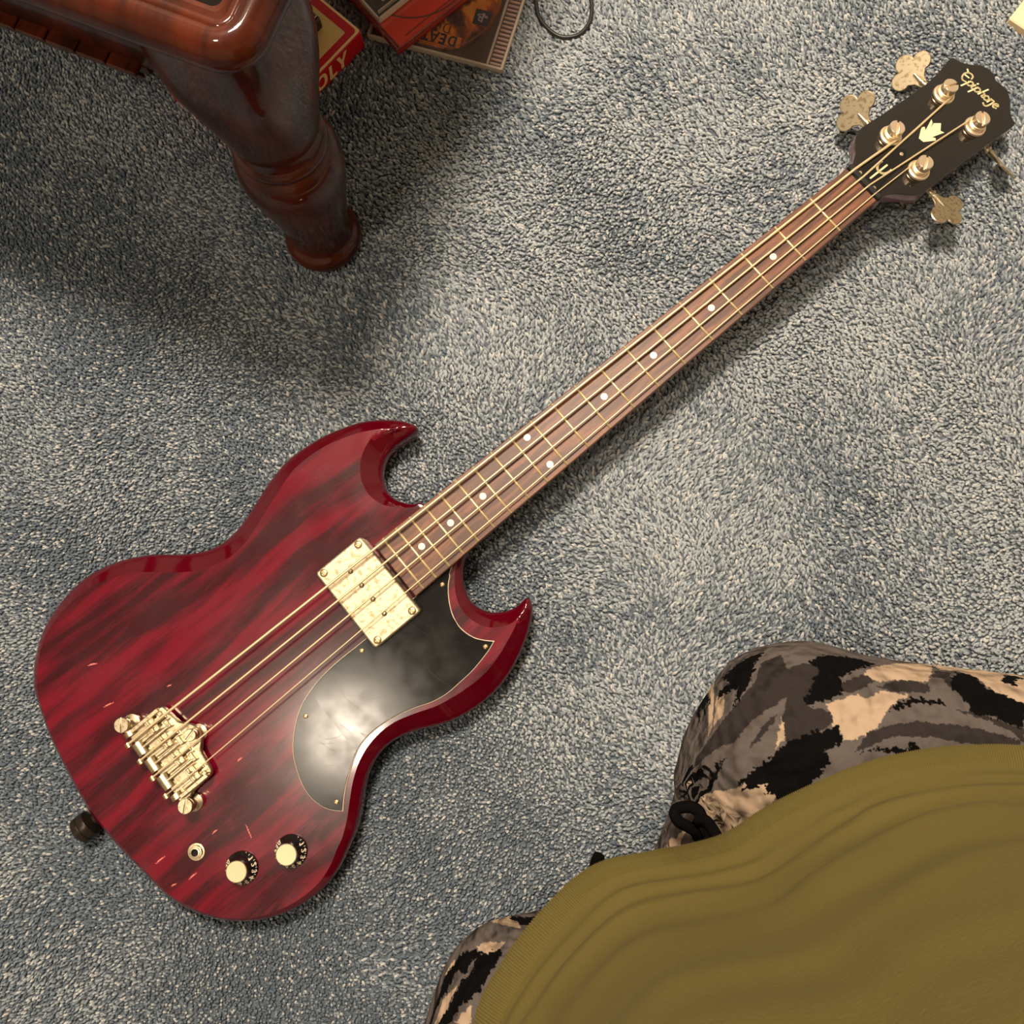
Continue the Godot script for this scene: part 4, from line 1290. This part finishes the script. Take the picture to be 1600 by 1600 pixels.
func leg_field(p: Vector3) -> float:
	var d := capsule(p, Vector3(0.208, 0.098, 0.088), Vector3(0.50, 0.120, 0.147), 0.084, 0.108)
	d = smin(d, capsule(p, Vector3(0.186, 0.066, 0.110), Vector3(0.130, 0.052, 0.205), 0.060, 0.050), 0.06)
	d = smin(d, capsule(p, Vector3(0.208, 0.090, 0.093), Vector3(0.186, 0.066, 0.110), 0.084, 0.060), 0.03)
	var e := capsule(p, Vector3(-0.006, 0.096, 0.304), Vector3(0.22, 0.125, 0.56), 0.087, 0.112)
	e = smin(e, capsule(p, Vector3(-0.006, 0.080, 0.310), Vector3(0.16, 0.050, 0.300), 0.072, 0.050), 0.05)
	d = smin(d, e, 0.03)
	d = smin(d, capsule(p, Vector3(0.34, 0.10, 0.30), Vector3(0.28, 0.10, 0.46), 0.12, 0.12), 0.08)
	# gathers that fan out from the drawn-in cloth at the knee's lower side
	var fan := Vector2(p.x - 0.095, p.z - 0.150)
	d += 0.0032 * sin(fan.angle() * 17.0 + 0.8 * sin(fan.length() * 40.0)) * smoothstep(0.17, 0.04, fan.length()) * smoothstep(0.0, 0.04, fan.length()) * smoothstep(0.20, 0.13, p.z)
	d += 0.0030 * sin(p.x * 46.0 + p.z * 74.0 + 2.2 * sin(p.x * 21.0)) * sin(p.y * 17.0 + p.x * 13.0 + 0.6) * smoothstep(0.36, 0.16, p.x)
	return maxf(d, 0.0015 - p.y)

func make_person() -> void:
	var root := thing("person", "person sitting cross-legged in an olive shirt and camouflage fleece trousers beside the bass", "person", Transform3D(Basis(), Vector3(0.27, 0, 0.36)))
	var base := root.position
	# printed fleece: warped bands of three tones with black fronds over them
	var n1 := noise(61, 1.0, 2)
	var n2 := noise(62, 1.0, 2)
	var n3 := noise(63, 1.0, 3)
	var tones := [Color(0.35, 0.325, 0.31), Color(0.19, 0.172, 0.165), Color(0.66, 0.575, 0.49), Color(0.045, 0.041, 0.042)]
	var px := 1024
	var pic := Image.create(px, px, false, Image.FORMAT_RGB8)
	for y in range(0, px, 4):
		for x in range(0, px, 4):
			var p := Vector2(x, y) / px * 0.66 - Vector2(0.16, 0.06)
			var q := p.rotated(0.75)
			var wx := n1.get_noise_2d(p.x * 9.0, p.y * 9.0) * 0.03
			var f := n2.get_noise_2d((q.x + wx) * 7.0, (q.y + wx) * 20.0)
			var t := 0
			if p.x > 0.42 or p.y > 0.36: t = 1 if f > 0.1 else (2 if f < -0.25 else 0)
			pic.fill_rect(Rect2i(x, y, 4, 4), tones[t])
	for shape in PRINT:
		var poly := PackedVector2Array()
		var box := Rect2()
		for i in range(1, shape.size(), 2):
			var q := (Vector2(shape[i], shape[i + 1]) * 0.001 + Vector2(0.16, 0.06)) / 0.66 * px
			poly.push_back(q)
			box = Rect2(q, Vector2.ZERO) if i == 1 else box.expand(q)
		box = box.grow(8)
		for y in range(maxi(int(box.position.y), 0), mini(int(box.end.y), px)):
			for x in range(maxi(int(box.position.x), 0), mini(int(box.end.x), px)):
				var w: float = 5.0 if shape[0] == 3 else 2.5
				var q := Vector2(x + w * n3.get_noise_2d(x * 0.16, y * 0.10), y + w * n3.get_noise_2d(x * 0.10 + 50.0, y * 0.16))
				if Geometry2D.is_point_in_polygon(q, poly): pic.set_pixel(x, y, tones[shape[0]])
	var fleece := mat(Color.WHITE, 0.95)
	fleece.albedo_texture = tex(pic)
	fleece.texture_repeat = true
	fleece.normal_enabled = true
	fleece.normal_texture = bump(64, 0.09, 5.0)
	fleece.normal_scale = 0.7
	fleece.metallic_specular = 0.15
	var m := mb()
	nets(m, leg_field, Vector3(-0.13, -0.012, -0.03), Vector3(0.63, 0.26, 0.69), 0.0085, func(p: Vector3) -> Vector2: return Vector2(p.x, p.z))
	# lay the print over the bends: what hangs below the crest runs on outwards
	for i in m.v.size():
		var p := m.v[i]
		var e := 0.004
		var gr := Vector2(leg_field(p + Vector3(e, 0, 0)) - leg_field(p - Vector3(e, 0, 0)), leg_field(p + Vector3(0, 0, e)) - leg_field(p - Vector3(0, 0, e))) / (2.0 * e)
		var o := Vector2(p.x, p.z) + gr * maxf(0.15 - p.y, 0.0) * 0.6
		m.u[i] = Vector2((o.x + 0.16) / 0.66, (o.y + 0.06) / 0.66)
		m.v[i] = p - base
	put("trousers", m, fleece, root)

	# shirt: drawn from the hem upwards, with folds that run along the belly
	var knit := mat(rgb8(92, 82, 44), 0.9)
	knit.metallic_specular = 0.2
	knit.normal_enabled = true
	knit.normal_texture = bump(71, 0.12, 3.0)
	knit.normal_scale = 0.25
	tri_map(knit, 9.0)
	knit.rim_enabled = true
	knit.rim = 0.3
	knit.rim_tint = 0.7
	var hem := PackedVector2Array()
	var hy := PackedVector2Array()
	for i in range(0, HEM.size(), 3):
		hem.push_back(Vector2(HEM[i], HEM[i + 2]))
		hy.push_back(Vector2(HEM[i + 1], 0))
	hem = spline(hem, 8)
	hy = spline(hy, 8)
	var cen := Vector2(0.285, 0.375)
	var fold := noise(72, 1.0, 2)
	var prof := [[0.0, 0.0, 1.0], [0.04, 0.0045, 0.985], [0.088, 0.012, 0.955], [0.15, 0.028, 0.925], [0.22, 0.052, 0.900], [0.36, 0.115, 0.872], [0.50, 0.195, 0.850], [0.64, 0.29, 0.828], [0.78, 0.385, 0.80], [0.90, 0.435, 0.68], [0.97, 0.455, 0.45], [1.0, 0.46, 0.2]]
	var surf := func(i: int, t: float, push: float) -> Vector3:
		var k := 0
		while k < prof.size() - 2 and t > prof[k + 1][0]: k += 1
		var s: float = (t - prof[k][0]) / (prof[k + 1][0] - prof[k][0])
		var up: float = lerpf(prof[k][1], prof[k + 1][1], s)
		var r: float = lerpf(prof[k][2], prof[k + 1][2], s)
		var d := hem[i] - cen
		var lift := clampf(t * 2.0, 0.0, 1.0)
		var y := lerpf(hy[i].x, 0.20, lift) + up
		var a := d.angle()
		var f := fold.get_noise_2d(a * 1.3 + 40.0, t * 7.0 - a * 0.4)
		var w1 := clampf(0.75 + 1.5 * fold.get_noise_2d(a * 1.5, 7.0), 0.15, 1.4)
		var w2 := clampf(0.65 + 1.7 * fold.get_noise_2d(a * 1.3, 23.0), 0.1, 1.4)
		var tw := t + 0.035 * fold.get_noise_2d(a * 0.8, 51.0)
		# creases: each fold rises gently and drops off sharply towards the hem
		var bulge := 0.0
		for fd in [[0.125, 0.045, 0.0042, w1], [0.185, 0.06, 0.0052, w2], [0.275, 0.09, 0.0062, 1.5 - w1], [0.42, 0.13, 0.0036, w2]]:
			var u: float = (tw - fd[0]) / fd[1]
			if u > 0.0: bulge += fd[2] * fd[3] * exp(-u * u * 2.0)
			else: bulge += fd[2] * fd[3] * exp(-u * u * 60.0)
		var rr := 1.0 + (push + bulge * smoothstep(0.088, 0.12, t) + 0.0035 * f * smoothstep(0.10, 0.3, t)) / d.length()
		var q := cen + d * r * rr
		return Vector3(q.x, y, q.y) - base
	m = mb()
	var n := hem.size()
	for row in 70:
		var t0 := 0.085 + 0.915 * row / 70.0
		var t1 := 0.085 + 0.915 * (row + 1) / 70.0
		for i in n: m.quad(surf.call(i, t0, 0.0), surf.call((i + 1) % n, t0, 0.0), surf.call((i + 1) % n, t1, 0.0), surf.call(i, t1, 0.0))
	for i in n: m.tri(surf.call(i, 1.0, 0.0), surf.call((i + 1) % n, 1.0, 0.0), Vector3(cen.x, 0.665, cen.y) - base)
	put("shirt", m, knit, root, false)
	# ribbed hem band: fine ribs run across it
	m = mb()
	var rows := [[0.0, -0.006], [-0.004, -0.002], [0.0, 0.0014], [0.02, 0.0022], [0.04, 0.0024], [0.06, 0.0022], [0.076, 0.0018], [0.082, 0.0004], [0.088, -0.0030]]
	var fine := 6
	for k in rows.size() - 1:
		for i in n:
			for s in fine:
				var w := []
				for c in [[k, float(s) / fine, s], [k, float(s + 1) / fine, s + 1], [k + 1, float(s + 1) / fine, s + 1], [k + 1, float(s) / fine, s]]:
					var rw = rows[c[0]]
					var rib := 0.0010 if c[2] % 2 == 0 else 0.0
					var t: float = maxf(rw[0], 0.0)
					w.push_back((surf.call(i, t, rw[1] + rib) as Vector3).lerp(surf.call((i + 1) % n, t, rw[1] + rib), c[1]) + Vector3(0, minf(rw[0], 0.0), 0))
				m.group += 1     # each rib keeps its edge
				m.quad(w[0], w[1], w[2], w[3])
	put("hem_band", m, knit, root, false).set_meta("label", "ribbed olive hem")
	# black drawstring: a knotted bow at the right thigh, one end peeping out beside the belly
	var cord := mat(rgb8(12, 11, 11), 0.9)
	cord.metallic_specular = 0.12
	m = mb()
	for line in [[0.1190, 0.115, 0.1520, 0.1130, 0.128, 0.1420, 0.1010, 0.128, 0.1350, 0.1000, 0.125, 0.1270, 0.1120, 0.130, 0.1245, 0.1180, 0.132, 0.1300, 0.1150, 0.135, 0.1370], [0.1150, 0.136, 0.1330, 0.1210, 0.142, 0.1330, 0.1270, 0.146, 0.1420, 0.1330, 0.150, 0.1530, 0.1390, 0.152, 0.1580], [0.1180, 0.134, 0.1300, 0.1230, 0.140, 0.1420, 0.1240, 0.142, 0.1600]]:
		var pp := PackedVector3Array()
		var xy := PackedVector2Array()
		var hh := PackedVector2Array()
		for i in range(0, line.size(), 3):
			xy.push_back(Vector2(line[i], line[i + 2]))
			hh.push_back(Vector2(line[i + 1], 0))
		xy = spline(xy, 5, false)
		hh = spline(hh, 5, false)
		for i in xy.size(): pp.push_back(Vector3(xy[i].x, hh[i].x, xy[i].y) - base)
		tube(m, pp, 0.0045, 0.0048, 10)
	put("drawstring", m, cord, root)
	m = mb()
	tube(m, PackedVector3Array([Vector3(0.047, 0.150, 0.200) - base, Vector3(0.036, 0.158, 0.162) - base, Vector3(0.0365, 0.162, 0.1585) - base, Vector3(0.0385, 0.163, 0.1535) - base]), 0.0058, 0.0042, 10)
	put("drawstring_end", m, cord, root)

# ---------------------------------------------------------------- carpet and room
func make_room() -> void:
	var wall := mat(rgb8(206, 200, 190), 0.9)
	var ceil := mat(rgb8(232, 229, 222), 0.92)
	var under := mat(Color.WHITE, 1.0)
	under.albedo_texture = gray(84, 0.20, 0.26, 0.48)
	under.albedo_color = Color(0.92, 1.0, 1.08)
	tri_map(under, 3.0)
	under.uv1_world_triplanar = true
	var lo := Vector3(-2.3, 0, -2.0)
	var hi := Vector3(2.1, 2.4, 1.9)
	var size := hi - lo
	var mid := (lo + hi) / 2.0
	var m := mb()
	bbox(m, Vector3(size.x + 0.3, 0.15, size.z + 0.3), Vector3(mid.x, -0.075, mid.z))
	struct("floor", m, under, "floor under the blue-grey carpet pile")
	m = mb()
	bbox(m, Vector3(size.x + 0.3, 0.15, size.z + 0.3), Vector3(mid.x, hi.y + 0.075, mid.z))
	struct("ceiling", m, ceil, "pale ceiling")
	for k in 4:
		m = mb()
		if k < 2: bbox(m, Vector3(0.15, size.y, size.z + 0.3), Vector3(lo.x - 0.075 if k == 0 else hi.x + 0.075, mid.y, mid.z))
		else: bbox(m, Vector3(size.x, size.y, 0.15), Vector3(mid.x, mid.y, lo.z - 0.075 if k == 2 else hi.z + 0.075))
		struct(["wall_left", "wall_right", "wall_far", "wall_near"][k], m, wall, "plain pale wall")

func make_carpet() -> void:
	# one bent, tapered tuft; hundreds of thousands of copies lean with a slow, wandering nap
	var m := mb()
	var seg := 5
	var prev := PackedVector3Array()
	var lv := [[0.0, 0.0, 0.9], [0.0020, 0.0002, 1.3], [0.0036, 0.0007, 1.2], [0.0046, 0.0012, 0.65]]
	for k in lv.size():
		var ring := PackedVector3Array()
		for i in seg:
			var a := TAU * i / seg + 0.3 * k
			ring.push_back(Vector3(lv[k][1] + cos(a) * lv[k][2] * 0.00125, lv[k][0], sin(a) * lv[k][2] * 0.00105))
		if k > 0:
			for i in seg: m.quad(prev[i], prev[(i + 1) % seg], ring[(i + 1) % seg], ring[i])
		prev = ring
	for i in seg: m.tri(prev[i], prev[(i + 1) % seg], Vector3(0.0015, 0.0049, 0))
	var mm := MultiMesh.new()
	mm.transform_format = MultiMesh.TRANSFORM_3D
	mm.use_colors = true
	mm.mesh = m.mesh()
	var spots := PackedVector2Array()
	var near := Rect2(-0.78, -0.98, 1.50, 1.52)
	for a in int(near.size.x / PILE_STEP):
		for b in int(near.size.y / PILE_STEP): spots.push_back(near.position + Vector2(a, b) * PILE_STEP)
	var n_near := spots.size()
	var far := Rect2(-1.45, -1.65, 2.75, 2.85)     # thicker tufts, wider apart, where only another viewpoint would see them
	for a in int(far.size.x / 0.0042):
		for b in int(far.size.y / 0.0042):
			var q := far.position + Vector2(a, b) * 0.0042
			if not near.has_point(q): spots.push_back(q)
	mm.instance_count = spots.size()
	var rng := RandomNumberGenerator.new()
	rng.seed = 77
	var nap := noise(81, 2.6, 3)
	var lean := noise(82, 3.4, 3)
	var tone := noise(83, 4.5, 3)
	for i in spots.size():
		var wide := 1.0 if i < n_near else 1.5
		var x := spots[i].x + rng.randf_range(-0.55, 0.55) * PILE_STEP * wide
		var z := spots[i].y + rng.randf_range(-0.55, 0.55) * PILE_STEP * wide
		var l := lean.get_noise_2d(x, z)
		var yaw := 2.4 + 2.6 * nap.get_noise_2d(x, z) + rng.randf_range(-0.9, 0.9)
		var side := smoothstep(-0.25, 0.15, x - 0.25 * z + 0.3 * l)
		var tilt := 0.04 + 0.46 * side + 0.30 * maxf(l, -0.2) + rng.randf_range(-0.22, 0.22)
		var s := rng.randf_range(0.82, 1.25) * lerpf(0.91, 1.06, side)
		var bs := Basis(Vector3.UP, yaw) * Basis(Vector3(0, 0, 1), -tilt)
		mm.set_instance_transform(i, Transform3D(bs * Basis.from_scale(Vector3(s * wide, s * rng.randf_range(0.85, 1.1), s * wide)), Vector3(x, -0.0006, z)))
		var t := 0.25 + 0.44 * side + 0.70 * tone.get_noise_2d(x, z) + rng.randf_range(-0.5, 0.5)  # side term paints nap shading into the tuft colour, darker to the left
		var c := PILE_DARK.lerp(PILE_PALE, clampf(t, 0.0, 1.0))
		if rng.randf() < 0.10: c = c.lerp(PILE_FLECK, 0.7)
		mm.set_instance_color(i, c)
	var o := MultiMeshInstance3D.new()
	o.multimesh = mm
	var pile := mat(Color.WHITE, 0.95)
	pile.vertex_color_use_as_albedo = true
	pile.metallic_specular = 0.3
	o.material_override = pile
	o.name = "carpet"
	add_child(o, true)
	tag(o, "blue-grey cut pile carpet covering the whole floor", "carpet", "", "stuff")

const PILE_STEP := 0.0028
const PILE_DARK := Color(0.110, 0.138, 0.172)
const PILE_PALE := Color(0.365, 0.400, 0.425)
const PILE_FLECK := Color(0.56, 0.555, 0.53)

# ---------------------------------------------------------------- camera, light, everything
func _ready() -> void:
	var cam := Camera3D.new()
	cam.name = "camera"
	cam.fov = 2.0 * rad_to_deg(atan(800.0 / 1540.0))
	cam.transform = Transform3D(Basis(Vector3(0.999400, -0.034631, 0.0), Vector3(0.004618, 0.133271, -0.991069), Vector3(0.034322, 0.990474, 0.133351)).orthonormalized(), Vector3(0, H_CAM, 0))
	cam.near = 0.02
	cam.current = true
	add_child(cam)
	var env := Environment.new()
	env.background_mode = Environment.BG_COLOR
	env.background_color = Color(0, 0, 0)
	env.tonemap_mode = Environment.TONE_MAPPER_LINEAR
	env.tonemap_exposure = 1.05
	env.sdfgi_enabled = true
	env.ssao_enabled = true
	env.ssil_enabled = true
	var we := WorldEnvironment.new()
	we.name = "world_environment"
	we.environment = env
	add_child(we)
	var warm := Color(1.0, 0.925, 0.83)
	var lamps := [Vector3(-0.74, 2.4, 0.35), Vector3(-0.18, 2.4, -1.0)]
	for k in 2:
		var lamp := AreaLight3D.new()
		lamp.name = "ceiling_lamp_light" if k == 0 else "ceiling_lamp_light_001"
		lamp.light_color = warm
		lamp.light_energy = [1.6, 8.8][k]
		lamp.area_size = Vector2.ONE * [0.20, 0.40][k]
		lamp.area_range = 12.0
		lamp.area_attenuation = 2.0
		lamp.shadow_enabled = true
		lamp.transform = Transform3D(Basis(Vector3.RIGHT, -PI / 2), lamps[k] - Vector3(0, 0.034, 0))
		add_child(lamp)

	make_room()
	make_lamp(lamps[0], warm, "small round flat white ceiling lamp near the wall behind the bass body", 1.0)
	make_lamp(lamps[1], warm, "round flat white ceiling lamp above the coffee table, the larger of the two", 2.0)
	make_materials()
	make_bass()
	make_table()
	make_person()
	make_clutter()
	make_carpet()

func make_lamp(at: Vector3, warm: Color, label: String, wide: float) -> void:
	var root := thing("ceiling_lamp", label, "lamp", Transform3D(Basis(), at))
	var m := mb()
	lathe(m, [Vector2(0, 0), Vector2(0.135, 0), Vector2(0.135, -0.022), Vector2(0.120, -0.030), Vector2(0.120, -0.020), Vector2(0, -0.020)], 40)
	for i in m.v.size(): m.v[i] *= Vector3(wide, 1, wide)
	put("lamp_base", m, mat(rgb8(226, 222, 212), 0.5), root)
	m = mb()
	lathe(m, [Vector2(0, -0.022), Vector2(0.118, -0.022), Vector2(0.116, -0.029), Vector2(0, -0.031)], 40)
	for i in m.v.size(): m.v[i] *= Vector3(wide, 1, wide)
	var glow := mat(rgb8(255, 244, 224), 0.5)
	glow.emission_enabled = true
	glow.emission = warm
	glow.emission_energy_multiplier = 6.0
	put("lamp_diffuser", m, glow, root)
